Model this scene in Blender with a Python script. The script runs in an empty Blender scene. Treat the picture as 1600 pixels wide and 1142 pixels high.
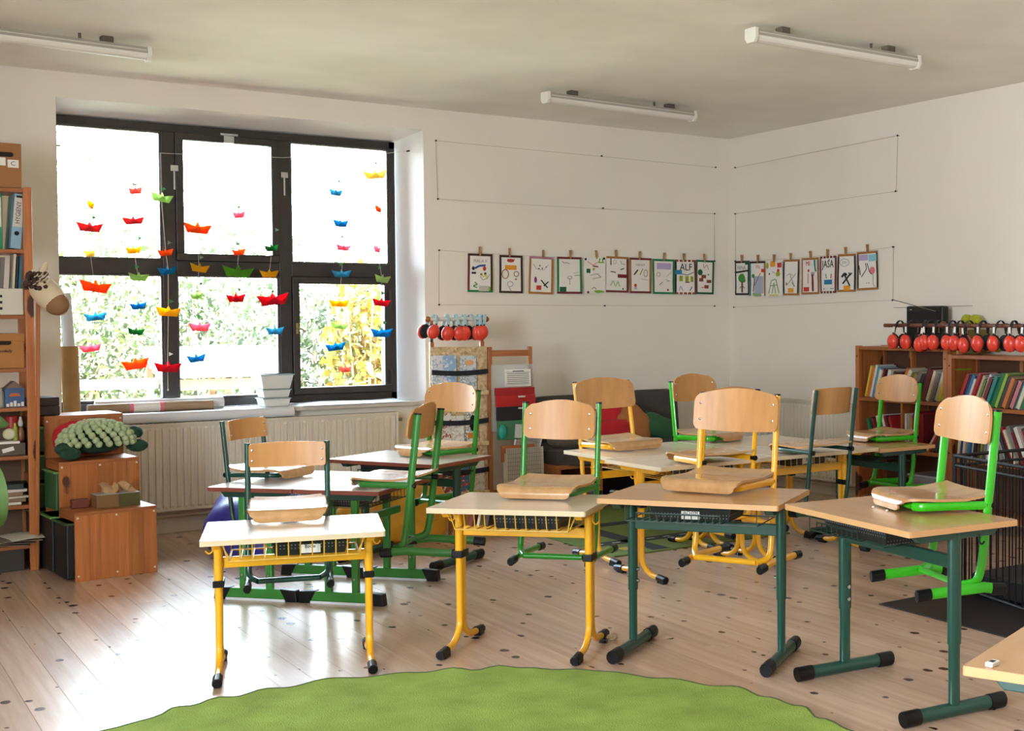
import bpy, bmesh, math, random
from math import sin, cos, pi, radians, sqrt, atan2
from mathutils import Vector, Matrix, Euler

random.seed(7)
scene = bpy.context.scene
COL = scene.collection

# ------------------------------------------------------------------ camera
F_PX, CX, CY = 1980.85, 1154.5, 556.6
PITCH, ROLL, YAW, CAM_H = 0.0308, -0.0034, 0.6424, 1.4523
cam_data = bpy.data.cameras.new('camera')
cam = bpy.data.objects.new('camera', cam_data)
COL.objects.link(cam)
scene.camera = cam
cam_data.sensor_fit = 'HORIZONTAL'
cam_data.sensor_width = 36.0
cam_data.lens = F_PX / 1600 * 36.0
cam_data.shift_x = (800 - CX) / 1600
cam_data.shift_y = (CY - 571) / 1600
cam_data.clip_start, cam_data.clip_end = 0.05, 200
_fw = Vector((sin(YAW) * cos(PITCH), cos(YAW) * cos(PITCH), -sin(PITCH)))
_r = Vector((cos(YAW), -sin(YAW), 0)); _u = _r.cross(_fw)
_r2 = _r * cos(ROLL) + _u * sin(ROLL); _u2 = _u * cos(ROLL) - _r * sin(ROLL)
cam.matrix_world = Matrix(((_r2.x, _u2.x, -_fw.x, 0), (_r2.y, _u2.y, -_fw.y, 0), (_r2.z, _u2.z, -_fw.z, CAM_H), (0, 0, 0, 1)))

# ------------------------------------------------------------------ room dimensions (metres)
YW = 9.2        # window wall plane
XR = 6.78       # right wall plane
XL = -2.8       # left wall plane, out of view
YB = -2.8       # rear wall plane, behind the camera
ZC = 3.05       # ceiling
WT = 0.45       # outer wall thickness

# ------------------------------------------------------------------ world, sun, daylight, exposure
SKY = 30.0
SUN = 270.0
w = bpy.data.worlds.new('sky'); scene.world = w
w.use_nodes = True
nt = w.node_tree; nt.nodes.clear()
wo = nt.nodes.new('ShaderNodeOutputWorld'); bg = nt.nodes.new('ShaderNodeBackground')
tc = nt.nodes.new('ShaderNodeTexCoord'); sp = nt.nodes.new('ShaderNodeSeparateXYZ'); cr = nt.nodes.new('ShaderNodeValToRGB')
cr.color_ramp.elements[0].position = 0.0; cr.color_ramp.elements[0].color = (0.84, 0.92, 1.0, 1)
cr.color_ramp.elements[1].position = 1.0; cr.color_ramp.elements[1].color = (0.50, 0.72, 1.0, 1)
nt.links.new(tc.outputs['Generated'], sp.inputs[0]); nt.links.new(sp.outputs['Z'], cr.inputs[0])
nt.links.new(cr.outputs[0], bg.inputs[0]); bg.inputs[1].default_value = SKY
nt.links.new(bg.outputs[0], wo.inputs[0])

def add_light(name, kind, loc, rot, **kw):
    d = bpy.data.lights.new(name, kind); o = bpy.data.objects.new(name, d); COL.objects.link(o)
    o.location = loc; o.rotation_euler = rot
    for k, v in kw.items(): setattr(d, k, v)
    return o
# sun from behind the building, high: lights the garden only
sun_dir = Vector((-0.30, 0.28, -0.95)).normalized()
s = add_light('sun', 'SUN', (0, 0, 20), sun_dir.to_track_quat('-Z', 'Y').to_euler(), energy=SUN, angle=0.01)
s.data.color = (1.0, 0.97, 0.92)
# daylight: the sky enters through the visible window and one side window in the left wall (out of view); portals guide the sampling
SIDE_WIN = (0.0, 2.4, 0.95, 2.6)
ps = add_light('daylight_portal_side', 'AREA', (XL - 0.35, (SIDE_WIN[0] + SIDE_WIN[1]) / 2, (SIDE_WIN[2] + SIDE_WIN[3]) / 2), (0, -pi / 2, 0))
ps.data.shape = 'RECTANGLE'; ps.data.size = SIDE_WIN[3] - SIDE_WIN[2]; ps.data.size_y = SIDE_WIN[1] - SIDE_WIN[0]
ps.data.cycles.is_portal = True
po = add_light('daylight_portal', 'AREA', (2.6, YW + 0.50, 1.85), (-pi / 2, 0, 0))
po.data.shape = 'RECTANGLE'; po.data.size = 2.4; po.data.size_y = 2.0
po.data.cycles.is_portal = True

vs = scene.view_settings
vs.view_transform = 'Standard'; vs.look = 'None'; vs.gamma = 1.0; vs.use_curve_mapping = False
vs.exposure = 0.86
cy = scene.cycles
cy.use_denoising = True
try: cy.denoiser = 'OPENIMAGEDENOISE'
except Exception: pass
cy.max_bounces = 10; cy.diffuse_bounces = 5; cy.glossy_bounces = 4; cy.transmission_bounces = 8; cy.transparent_max_bounces = 16
cy.caustics_reflective = False; cy.caustics_refractive = False
cy.sample_clamp_indirect = 6.0

# ------------------------------------------------------------------ material helpers
def lin(c):
    if isinstance(c, str):
        c = c.lstrip('#'); c = [int(c[i:i + 2], 16) / 255 for i in (0, 2, 4)]
    return tuple(x / 12.92 if x <= 0.04045 else ((x + 0.055) / 1.055) ** 2.4 for x in c) + (1.0,)
MATS = {}
def mat(key, col, rough=0.5, metal=0.0, noise=0.0, nscale=8.0, bump=0.0, bscale=60.0, coat=0.0, spec=0.5, stretch=None):
    if key in MATS: return MATS[key]
    m = bpy.data.materials.new(key); m.use_nodes = True; MATS[key] = m
    n = m.node_tree; b = n.nodes['Principled BSDF']
    c = lin(col); b.inputs['Base Color'].default_value = c
    b.inputs['Roughness'].default_value = rough; b.inputs['Metallic'].default_value = metal
    b.inputs['Specular IOR Level'].default_value = spec
    if coat: b.inputs['Coat Weight'].default_value = coat; b.inputs['Coat Roughness'].default_value = 0.08
    if noise or bump:
        tcn = n.nodes.new('ShaderNodeTexCoord'); mp = n.nodes.new('ShaderNodeMapping')
        n.links.new(tcn.outputs['Object'], mp.inputs[0])
        if stretch: mp.inputs['Scale'].default_value = stretch
    if noise:
        t = n.nodes.new('ShaderNodeTexNoise'); t.inputs['Scale'].default_value = nscale; t.inputs['Detail'].default_value = 5
        n.links.new(mp.outputs[0], t.inputs['Vector'])
        r = n.nodes.new('ShaderNodeValToRGB')
        lo = tuple(max(0, x * (1 - noise)) for x in c[:3]) + (1,); hi = tuple(min(1, x * (1 + noise)) for x in c[:3]) + (1,)
        r.color_ramp.elements[0].position = 0.3; r.color_ramp.elements[1].position = 0.7
        r.color_ramp.elements[0].color = lo; r.color_ramp.elements[1].color = hi
        n.links.new(t.outputs['Fac'], r.inputs[0]); n.links.new(r.outputs[0], b.inputs['Base Color'])
    if bump:
        t2 = n.nodes.new('ShaderNodeTexNoise'); t2.inputs['Scale'].default_value = bscale; t2.inputs['Detail'].default_value = 4
        n.links.new(mp.outputs[0], t2.inputs['Vector'])
        bp = n.nodes.new('ShaderNodeBump'); bp.inputs['Strength'].default_value = bump; bp.inputs['Distance'].default_value = 0.01
        n.links.new(t2.outputs['Fac'], bp.inputs['Height']); n.links.new(bp.outputs[0], b.inputs['Normal'])
    return m

def wood(key, base, dark, axis=0, scale=9.0, rough=0.4, knots=False, coat=0.0, spread=14.0, vary=0.0, flat=False, kdark='#4a2416'):
    """grain stretched along one object axis; optional knots; optional tone change per object"""
    if key in MATS: return MATS[key]
    m = bpy.data.materials.new(key); m.use_nodes = True; MATS[key] = m
    n = m.node_tree; L = n.links.new; b = n.nodes['Principled BSDF']
    b.inputs['Roughness'].default_value = rough
    if coat: b.inputs['Coat Weight'].default_value = coat; b.inputs['Coat Roughness'].default_value = 0.18
    tcn = n.nodes.new('ShaderNodeTexCoord'); oi = n.nodes.new('ShaderNodeObjectInfo')
    add = n.nodes.new('ShaderNodeVectorMath'); add.operation = 'ADD'
    mul = n.nodes.new('ShaderNodeVectorMath'); mul.operation = 'SCALE'; mul.inputs[3].default_value = 37.0
    cmb = n.nodes.new('ShaderNodeCombineXYZ')
    for k in range(3): L(oi.outputs['Random'], cmb.inputs[k])
    L(cmb.outputs[0], mul.inputs[0]); L(tcn.outputs['Object'], add.inputs[0]); L(mul.outputs[0], add.inputs[1])
    mp = n.nodes.new('ShaderNodeMapping'); sc = [spread] * 3; sc[axis] = 0.8
    mp.inputs['Scale'].default_value = sc; L(add.outputs[0], mp.inputs[0])
    t = n.nodes.new('ShaderNodeTexNoise'); t.inputs['Scale'].default_value = scale / 3; t.inputs['Detail'].default_value = 7; t.inputs['Roughness'].default_value = 0.65
    L(mp.outputs[0], t.inputs['Vector'])
    r = n.nodes.new('ShaderNodeValToRGB'); r.color_ramp.elements[0].position = 0.32; r.color_ramp.elements[1].position = 0.68
    r.color_ramp.elements[0].color = lin(dark); r.color_ramp.elements[1].color = lin(base)
    L(t.outputs['Fac'], r.inputs[0]); out = r.outputs[0]
    if vary:
        hsv = n.nodes.new('ShaderNodeHueSaturation'); mr = n.nodes.new('ShaderNodeMapRange')
        mr.inputs[3].default_value = 1 - vary; mr.inputs[4].default_value = 1 + vary
        L(oi.outputs['Random'], mr.inputs[0]); L(mr.outputs[0], hsv.inputs['Value']); L(out, hsv.inputs['Color']); out = hsv.outputs[0]
    if knots:
        mp2 = n.nodes.new('ShaderNodeMapping'); s2 = [knots] * 3; s2[axis] = knots * (0.75 if flat else 0.42)
        if flat: s2[2] = 0.0
        mp2.inputs['Scale'].default_value = s2; L(add.outputs[0], mp2.inputs[0])
        wob = n.nodes.new('ShaderNodeTexNoise'); wob.inputs['Scale'].default_value = 25; L(add.outputs[0], wob.inputs['Vector'])
        wm = n.nodes.new('ShaderNodeMix'); wm.data_type = 'VECTOR'; wm.inputs[0].default_value = 0.10
        L(mp2.outputs[0], wm.inputs[4]); L(wob.outputs['Color'], wm.inputs[5])
        v = n.nodes.new('ShaderNodeTexVoronoi'); v.inputs['Scale'].default_value = 1.0; L(wm.outputs[1], v.inputs['Vector'])
        if flat: v.voronoi_dimensions = '2D'
        sep = n.nodes.new('ShaderNodeSeparateColor'); L(v.outputs['Color'], sep.inputs[0])
        thr = n.nodes.new('ShaderNodeMath'); thr.operation = 'MULTIPLY_ADD'; thr.inputs[1].default_value = 0.29 if flat else 0.46; thr.inputs[2].default_value = -0.14 if flat else -0.15; L(sep.outputs[0], thr.inputs[0])
        sub = n.nodes.new('ShaderNodeMath'); sub.operation = 'SUBTRACT'; L(thr.outputs[0], sub.inputs[0]); L(v.outputs['Distance'], sub.inputs[1])
        mr2 = n.nodes.new('ShaderNodeMapRange'); mr2.inputs[1].default_value = -0.012; mr2.inputs[2].default_value = 0.025; L(sub.outputs[0], mr2.inputs[0])
        mx = n.nodes.new('ShaderNodeMix'); mx.data_type = 'RGBA'; L(mr2.outputs[0], mx.inputs[0]); L(out, mx.inputs[6]); mx.inputs[7].default_value = lin(kdark)
        out = mx.outputs[2]
    L(out, b.inputs['Base Color'])
    bp = n.nodes.new('ShaderNodeBump'); bp.inputs['Strength'].default_value = 0.03; bp.inputs['Distance'].default_value = 0.003
    L(t.outputs['Fac'], bp.inputs['Height']); L(bp.outputs[0], b.inputs['Normal'])
    return m

def paper(key, col, trans=0.45):
    if key in MATS: return MATS[key]
    m = bpy.data.materials.new(key); m.use_nodes = True; MATS[key] = m
    n = m.node_tree; L = n.links.new; b = n.nodes['Principled BSDF']
    b.inputs['Base Color'].default_value = lin(col); b.inputs['Roughness'].default_value = 0.8
    tr = n.nodes.new('ShaderNodeBsdfTranslucent'); tr.inputs['Color'].default_value = lin(col)
    mx = n.nodes.new('ShaderNodeMixShader'); mx.inputs[0].default_value = trans
    L(b.outputs[0], mx.inputs[1]); L(tr.outputs[0], mx.inputs[2]); L(mx.outputs[0], n.nodes['Material Output'].inputs[0])
    return m

def glass_mat():
    if 'window_glass' in MATS: return MATS['window_glass']
    m = bpy.data.materials.new('window_glass'); m.use_nodes = True; MATS['window_glass'] = m
    n = m.node_tree; L = n.links.new
    n.nodes.remove(n.nodes['Principled BSDF'])
    tr = n.nodes.new('ShaderNodeBsdfTransparent'); tr.inputs[0].default_value = (0.95, 0.965, 0.96, 1)
    gl = n.nodes.new('ShaderNodeBsdfGlossy'); gl.inputs['Roughness'].default_value = 0.02
    fr = n.nodes.new('ShaderNodeFresnel'); fr.inputs[0].default_value = 1.45
    mx = n.nodes.new('ShaderNodeMixShader'); L(fr.outputs[0], mx.inputs[0]); L(tr.outputs[0], mx.inputs[1]); L(gl.outputs[0], mx.inputs[2])
    L(mx.outputs[0], n.nodes['Material Output'].inputs[0])
    return m
def clear_plastic(key, col, alpha=0.35):
    if key in MATS: return MATS[key]
    m = mat(key, col, 0.15); m.node_tree.nodes['Principled BSDF'].inputs['Alpha'].default_value = alpha
    return m

# ------------------------------------------------------------------ mesh helpers
def fillet(pts, r, n=5):
    pts = [Vector(p) for p in pts]; out = [pts[0]]
    for i in range(1, len(pts) - 1):
        a, b, c = pts[i - 1], pts[i], pts[i + 1]
        d1 = (a - b); d2 = (c - b); k = min(r, d1.length * 0.48, d2.length * 0.48)
        p0 = b + d1.normalized() * k; p1 = b + d2.normalized() * k
        for j in range(n + 1):
            t = j / n; out.append(p0 * (1 - t) ** 2 + b * 2 * t * (1 - t) + p1 * t * t)
    out.append(pts[-1]); return out

class MB:
    def __init__(s): s.v = []; s.f = []; s.mi = []; s.cur = 0
    def add(s, vs, fs):
        o = len(s.v); s.v += [tuple(x) for x in vs]; s.f += [tuple(i + o for i in f) for f in fs]; s.mi += [s.cur] * len(fs); return s
    def box(s, x0, y0, z0, x1, y1, z1, M=None):
        vs = [Vector((x, y, z)) for z in (z0, z1) for y in (y0, y1) for x in (x0, x1)]
        if M is not None: vs = [M @ v for v in vs]
        return s.add(vs, [(0, 2, 3, 1), (4, 5, 7, 6), (0, 1, 5, 4), (2, 6, 7, 3), (0, 4, 6, 2), (1, 3, 7, 5)])
    def prism(s, poly, t0, t1, axis='y', M=None):
        n = len(poly)
        def P(a, b, t): return Vector({'y': (a, t, b), 'x': (t, a, b), 'z': (a, b, t)}[axis])
        vs = [P(a, b, t0) for a, b in poly] + [P(a, b, t1) for a, b in poly]
        if M is not None: vs = [M @ v for v in vs]
        fs = [tuple(range(n)), tuple(range(2 * n - 1, n - 1, -1))] + [((i + 1) % n, i, n + i, n + (i + 1) % n) for i in range(n)]
        return s.add(vs, fs)
    def tube(s, pts, r, n=8, ry=None, up=(0, 0, 1), caps=True, closed=False):
        pts = [Vector(p) for p in pts]; ry = ry or r; up = Vector(up); m = len(pts); vs = []; pn = None
        for i, p in enumerate(pts):
            if closed: t = pts[(i + 1) % m] - pts[i - 1]
            else: t = (pts[min(i + 1, m - 1)] - pts[max(i - 1, 0)])
            t.normalize()
            if pn is None:
                a = up if abs(t.dot(up)) < 0.95 else (Vector((1, 0, 0)) if abs(t.x) < 0.9 else Vector((0, 1, 0)))
                nn = (a - t * a.dot(t)).normalized()
            else: nn = (pn - t * pn.dot(t)).normalized()
            pn = nn; bb = t.cross(nn)
            rr = r(i / (m - 1)) if callable(r) else r; r2 = rr * (ry / r if not callable(r) else 1)
            for k in range(n):
                q = 2 * pi * (k + 0.5) / n; vs.append(p + nn * (cos(q) * rr) + bb * (sin(q) * r2))
        fs = []
        for i in range(m if closed else m - 1):
            j = (i + 1) % m
            for k in range(n): fs.append((i * n + k, i * n + (k + 1) % n, j * n + (k + 1) % n, j * n + k))
        if caps and not closed: fs += [tuple(range(n - 1, -1, -1)), tuple(range((m - 1) * n, m * n))]
        return s.add(vs, fs)
    def lathe(s, prof, n=16, c=(0, 0, 0), M=None):
        vs = []; c = Vector(c)
        for r, z in prof:
            for k in range(n):
                v = Vector((r * cos(2 * pi * k / n), r * sin(2 * pi * k / n), z))
                vs.append((M @ v if M is not None else v) + c)
        m = len(prof); fs = [(i * n + k, i * n + (k + 1) % n, (i + 1) * n + (k + 1) % n, (i + 1) * n + k) for i in range(m - 1) for k in range(n)]
        fs += [tuple(range(n - 1, -1, -1)), tuple(range((m - 1) * n, m * n))]
        return s.add(vs, fs)
    def sheet(s, fn, nu, nv, th):
        """closed thick sheet: fn(u,v) -> point; thickness along the numeric normal"""
        P = [[Vector(fn(i / nu, j / nv)) for j in range(nv + 1)] for i in range(nu + 1)]; top = []; bot = []
        for i in range(nu + 1):
            for j in range(nv + 1):
                du = P[min(i + 1, nu)][j] - P[max(i - 1, 0)][j]; dv = P[i][min(j + 1, nv)] - P[i][max(j - 1, 0)]
                nrm = du.cross(dv); nrm = nrm.normalized() if nrm.length > 1e-9 else Vector((0, 0, 1))
                top.append(P[i][j] + nrm * th / 2); bot.append(P[i][j] - nrm * th / 2)
        N = (nu + 1) * (nv + 1); W = nv + 1; fs = []
        for i in range(nu):
            for j in range(nv):
                a = i * W + j; q = (a, a + W, a + W + 1, a + 1); fs.append(q); fs.append(tuple(N + x for x in reversed(q)))
        rim = [(i * W) for i in range(nu)] + [nu * W + j for j in range(nv)] + [i * W + nv for i in range(nu, 0, -1)] + [j for j in range(nv, 0, -1)]
        for k in range(len(rim)):
            a, b = rim[k], rim[(k + 1) % len(rim)]; fs.append((b, a, N + a, N + b))
        return s.add(top + bot, fs)
    def blob(s, c, r, nu=16, nv=10, fn=None, M=None):
        c = Vector(c); vs = []; r = Vector(r if hasattr(r, '__len__') else (r, r, r))
        for j in range(nv + 1):
            th = pi * j / nv
            for i in range(nu):
                ph = 2 * pi * i / nu; d = Vector((sin(th) * cos(ph), sin(th) * sin(ph), cos(th)))
                k = fn(d) if fn else 1.0
                v = Vector((d.x * r.x, d.y * r.y, d.z * r.z)) * k
                vs.append((M @ v if M is not None else v) + c)
        fs = [(j * nu + i, (j + 1) * nu + i, (j + 1) * nu + (i + 1) % nu, j * nu + (i + 1) % nu) for j in range(nv) for i in range(nu)]
        return s.add(vs, fs)
    def build(s, name, mats, parent=None, loc=None, rot=None, smooth=False, bevel=0.0, seg=2, kind=None, weld=False):
        me = bpy.data.meshes.new(name); me.from_pydata(s.v, [], s.f)
        mats = mats if isinstance(mats, (list, tuple)) else [mats]
        for m in mats: me.materials.append(m)
        if len(mats) > 1:
            for p, i in zip(me.polygons, s.mi): p.material_index = i
        bm = bmesh.new(); bm.from_mesh(me)
        if weld: bmesh.ops.remove_doubles(bm, verts=bm.verts, dist=1e-5)
        bmesh.ops.recalc_face_normals(bm, faces=bm.faces); bm.to_mesh(me); bm.free()
        if smooth:
            me.shade_smooth()
            try: me.set_sharp_from_angle(angle=0.7)
            except Exception: pass
        me.update()
        o = bpy.data.objects.new(name, me); COL.objects.link(o)
        if parent is not None: o.parent = parent
        if loc is not None: o.location = loc
        if rot is not None: o.rotation_euler = rot
        if bevel:
            b = o.modifiers.new('bevel', 'BEVEL'); b.width = bevel; b.segments = seg; b.limit_method = 'ANGLE'; b.angle_limit = 0.7
        if kind: o['kind'] = kind
        return o

def tag(o, label, cat, group=None, kind=None):
    o['label'] = label; o['category'] = cat
    if group: o['group'] = group
    if kind: o['kind'] = kind
    return o
def thing(name, label, cat, loc=(0, 0, 0), rotz=0.0, group=None):
    o = bpy.data.objects.new(name, None); COL.objects.link(o); o.empty_display_size = 0.1
    o.location = loc; o.rotation_euler = (0, 0, rotz); return tag(o, label, cat, group)
def struct(o): o['kind'] = 'structure'; return o
def copyobj(o, parent, loc=None, rot=None, name=None):
    c = o.copy(); COL.objects.link(c); c.parent = parent
    if name: c.name = name
    if loc is not None: c.location = loc
    if rot is not None: c.rotation_euler = rot
    return c
def text(name, body, size, m, parent, loc, rot, extrude=0.0006, align='CENTER', shear=0.0, sx=1.0):
    cu = bpy.data.curves.new(name, 'FONT'); cu.body = body; cu.size = size; cu.extrude = extrude; cu.align_x = align; cu.align_y = 'CENTER'; cu.shear = shear
    cu.resolution_u = 2; cu.materials.append(m)
    tmp = bpy.data.objects.new(name, cu); COL.objects.link(tmp)
    dg = bpy.context.evaluated_depsgraph_get(); me = bpy.data.meshes.new_from_object(tmp.evaluated_get(dg)); me.name = name
    bpy.data.objects.remove(tmp); bpy.data.curves.remove(cu)
    o = bpy.data.objects.new(name, me); COL.objects.link(o); o.parent = parent; o.location = loc; o.rotation_euler = rot; o.scale = (sx, 1, 1)
    return o
def rrect(w, h, r, n=4):
    out = []
    for cx, cy, a0 in ((w / 2 - r, h / 2 - r, 0), (-w / 2 + r, h / 2 - r, pi / 2), (-w / 2 + r, -h / 2 + r, pi), (w / 2 - r, -h / 2 + r, 3 * pi / 2)):
        for k in range(n + 1):
            a = a0 + pi / 2 * k / n; out.append((cx + r * cos(a), cy + r * sin(a)))
    return out
def RX(a): return Matrix.Rotation(a, 4, 'X')
def RY(a): return Matrix.Rotation(a, 4, 'Y')
def RZ(a): return Matrix.Rotation(a, 4, 'Z')
def T(x, y, z): return Matrix.Translation((x, y, z))

# ------------------------------------------------------------------ common materials
WALL = mat('wall_paint', '#ede7dc', 0.85, noise=0.03, nscale=1.2, bump=0.05, bscale=45)
CEIL = mat('ceiling_paint', '#f4f1ea', 0.9, noise=0.06, nscale=1.5, bump=0.18, bscale=14)
BLACK = mat('black_plastic', '#09090b', 0.42, spec=0.3)
BLACKM = mat('black_metal', '#0e0e10', 0.45, spec=0.25)
STEEL = mat('steel', '#b9bcc0', 0.25, metal=1.0)
YEL = mat('yellow_enamel', '#f0b01c', 0.3, coat=0.3)
DGREEN = mat('dark_green_enamel', '#0c4237', 0.32, coat=0.3)
MGREEN = mat('green_enamel', '#2c7a2c', 0.32, coat=0.3)
LGREEN = mat('bright_green_enamel', '#2fb312', 0.28, coat=0.4)
GGREEN = mat('grass_green_enamel', '#22861f', 0.3, coat=0.3)
PLY = wood('beech_plywood', '#c9965e', '#b5824c', axis=2, scale=6, rough=0.42, spread=9, vary=0.05)
PLYS = wood('beech_plywood_seat', '#c59a6a', '#b28655', axis=1, scale=6, rough=0.22, spread=9, vary=0.05, coat=0.4)
PINE = wood('varnished_pine', '#b9733f', '#98572a', axis=2, scale=7, rough=0.4, knots=7.5, vary=0.16)
PINEH = wood('varnished_pine_shelf', '#a9683a', '#8d4f28', axis=1, scale=7, rough=0.4, vary=0.08)
PINEX = wood('varnished_pine_cross', '#a9683a', '#8d4f28', axis=0, scale=7, rough=0.4, vary=0.08)
TOPL = wood('pale_laminate', '#d9c7b2', '#d2bea6', axis=0, scale=5, rough=0.22, coat=0.25, spread=10)
TOPB = wood('beech_laminate', '#c79a6c', '#bc8d5e', axis=0, scale=5, rough=0.24, coat=0.25, spread=10)
EDGEL = mat('pale_edge_band', '#d8c4a2', 0.45)
EDGEB = mat('beech_edge_band', '#cc9d6a', 0.42)
EDGER = mat('red_brown_edge_band', '#7e3f30', 0.45)
TOPW = wood('greyish_laminate', '#cdbfb2', '#c3b3a4', axis=0, scale=5, rough=0.2, coat=0.3, spread=10)
WHITEP = mat('white_paper', '#ece9e2', 0.8)
THREAD = mat('thread', '#cfcac0', 0.8)
CARD = mat('cardboard', '#a9743f', 0.85, noise=0.06, nscale=12)
INK = mat('ink', '#26242a', 0.8)
# ================================================================== STRUCTURE
FLOORW = wood('pine_floor', '#ccaf98', '#b8977f', axis=1, scale=5, rough=0.27, knots=8.0, coat=0.26, spread=16, vary=0.10, flat=True, kdark='#3c1e12')
fl = MB().box(XL, YB, -0.3, XR, YW, -0.03).build('floor', mat('subfloor', '#3a2a20', 0.9)); struct(fl)
BW = 0.1395
rng = random.Random(3)
x = 0.823 - BW * 26
while x < XR - 0.02:
    x0 = max(x, XL); x1 = min(x + BW, XR); cuts = [YB]; y = YB + rng.uniform(1.5, 4.0)
    while y < YW - 0.8: cuts.append(y); y += rng.uniform(3.2, 4.6)
    cuts.append(YW)
    for a, b in zip(cuts, cuts[1:]):
        g = 0.0008; hz = rng.uniform(-0.0003, 0.0)
        m = MB(); cx_, cy_ = (x0 + x1) / 2, (a + b) / 2; wx, wy = (x1 - x0) / 2 - g, (b - a) / 2 - g
        m.box(-wx, -wy, -0.03, wx, wy, 0.0)
        m.build('floorboard', FLOORW, fl, (cx_, cy_, hz))
    x += BW
ce = MB().box(XL - WT, YB - WT, ZC, XR + WT, YW + WT, ZC + 0.35).build('ceiling', CEIL); struct(ce)

REVEAL = mat('reveal_painted_light', '#f7f6f4', 0.8, noise=0.02, nscale=2)  # same plaster as the wall, lightened to paint in daylight on the reveal
def ring_wall(name, axis, inner, outer, u0, u1, z0, z1, holes_in, holes_out, m):
    """wall slab between planes inner and outer with splayed rectangular holes along one axis"""
    mb = MB(); hs_i = sorted(holes_in); hs_o = sorted(holes_out)
    def P(u, t, z): return (u, t, z) if axis == 'x' else (t, u, z)
    for plane, hs in ((inner, hs_i), (outer, hs_o)):
        prev = u0
        for (a, b, c, d) in hs:
            mb.add([P(prev, plane, z0), P(a, plane, z0), P(a, plane, z1), P(prev, plane, z1)], [(0, 1, 2, 3)])
            mb.add([P(a, plane, z0), P(b, plane, z0), P(b, plane, c), P(a, plane, c)], [(0, 1, 2, 3)])
            mb.add([P(a, plane, d), P(b, plane, d), P(b, plane, z1), P(a, plane, z1)], [(0, 1, 2, 3)])
            prev = b
        mb.add([P(prev, plane, z0), P(u1, plane, z0), P(u1, plane, z1), P(prev, plane, z1)], [(0, 1, 2, 3)])
    for (a, b, c, d), (e, f, g, h) in zip(hs_i, hs_o):
        I = [P(a, inner, c), P(b, inner, c), P(b, inner, d), P(a, inner, d)]; O = [P(e, outer, g), P(f, outer, g), P(f, outer, h), P(e, outer, h)]
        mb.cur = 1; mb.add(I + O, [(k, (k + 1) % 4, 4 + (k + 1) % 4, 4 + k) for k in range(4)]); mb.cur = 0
    for t in (u0, u1):
        mb.add([P(t, inner, z0), P(t, outer, z0), P(t, outer, z1), P(t, inner, z1)], [(0, 1, 2, 3)])
    return struct(mb.build(name, m, weld=True))
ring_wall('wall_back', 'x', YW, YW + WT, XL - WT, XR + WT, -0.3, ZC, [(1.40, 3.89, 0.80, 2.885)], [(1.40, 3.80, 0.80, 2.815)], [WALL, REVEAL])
ring_wall('wall_left', 'y', XL, XL - WT, YB, YW, -0.3, ZC, [SIDE_WIN], [SIDE_WIN], WALL)
struct(MB().box(XR, YB, -0.3, XR + WT, YW, ZC).build('wall_right', WALL))
struct(MB().box(XL - WT, YB - WT, -0.3, XR + WT, YB, ZC).build('wall_rear', WALL))
SKIRT = mat('skirting_paint', '#cfc6b6', 0.6)
struct(MB().box(XL, YW - 0.018, 0, XR, YW, 0.075).build('baseboard_back', SKIRT, bevel=0.003))
struct(MB().box(XR - 0.018, YB, 0, XR, YW - 0.02, 0.075).build('baseboard_right', SKIRT, bevel=0.003))

# ------------------------------------------------------------------ window in view
FR = mat('dark_window_frame', '#2b2625', 0.4, noise=0.15, nscale=30)
w1 = bpy.data.objects.new('window_1', None); COL.objects.link(w1); struct(w1)
FY0, FY1 = 9.535, 9.61
WX0, WX1, WZ0, WZ1 = 1.39, 3.795, 0.825, 2.82
M1, M2, TZ = 2.145, 2.945, 1.815
fr = MB()
fr.box(WX0, FY0, WZ1 - 0.055, WX1, FY1, WZ1).box(WX0, FY0, WZ0, WX1, FY1, WZ0 + 0.06).box(WX0, FY0, WZ0, WX0 + 0.05, FY1, WZ1).box(WX1 - 0.05, FY0, WZ0, WX1, FY1, WZ1)
fr.build('window_frame', FR, w1, bevel=0.004)
for mx in (M1, M2): MB().box(mx - 0.045, FY0 - 0.004, WZ0 + 0.06, mx + 0.045, FY1, WZ1 - 0.055).build('mullion', FR, w1, bevel=0.005)
xs = [WX0 + 0.05, M1 - 0.045, M1 + 0.045, M2 - 0.045, M2 + 0.045, WX1 - 0.05]
for i in range(3):
    MB().box(xs[2 * i], FY0 - 0.002, TZ - 0.05, xs[2 * i + 1], FY1, TZ + 0.05).build('transom', FR, w1, bevel=0.005)
GL = glass_mat()
DECO = mat('inner_gasket', '#4a4644', 0.5)
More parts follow.
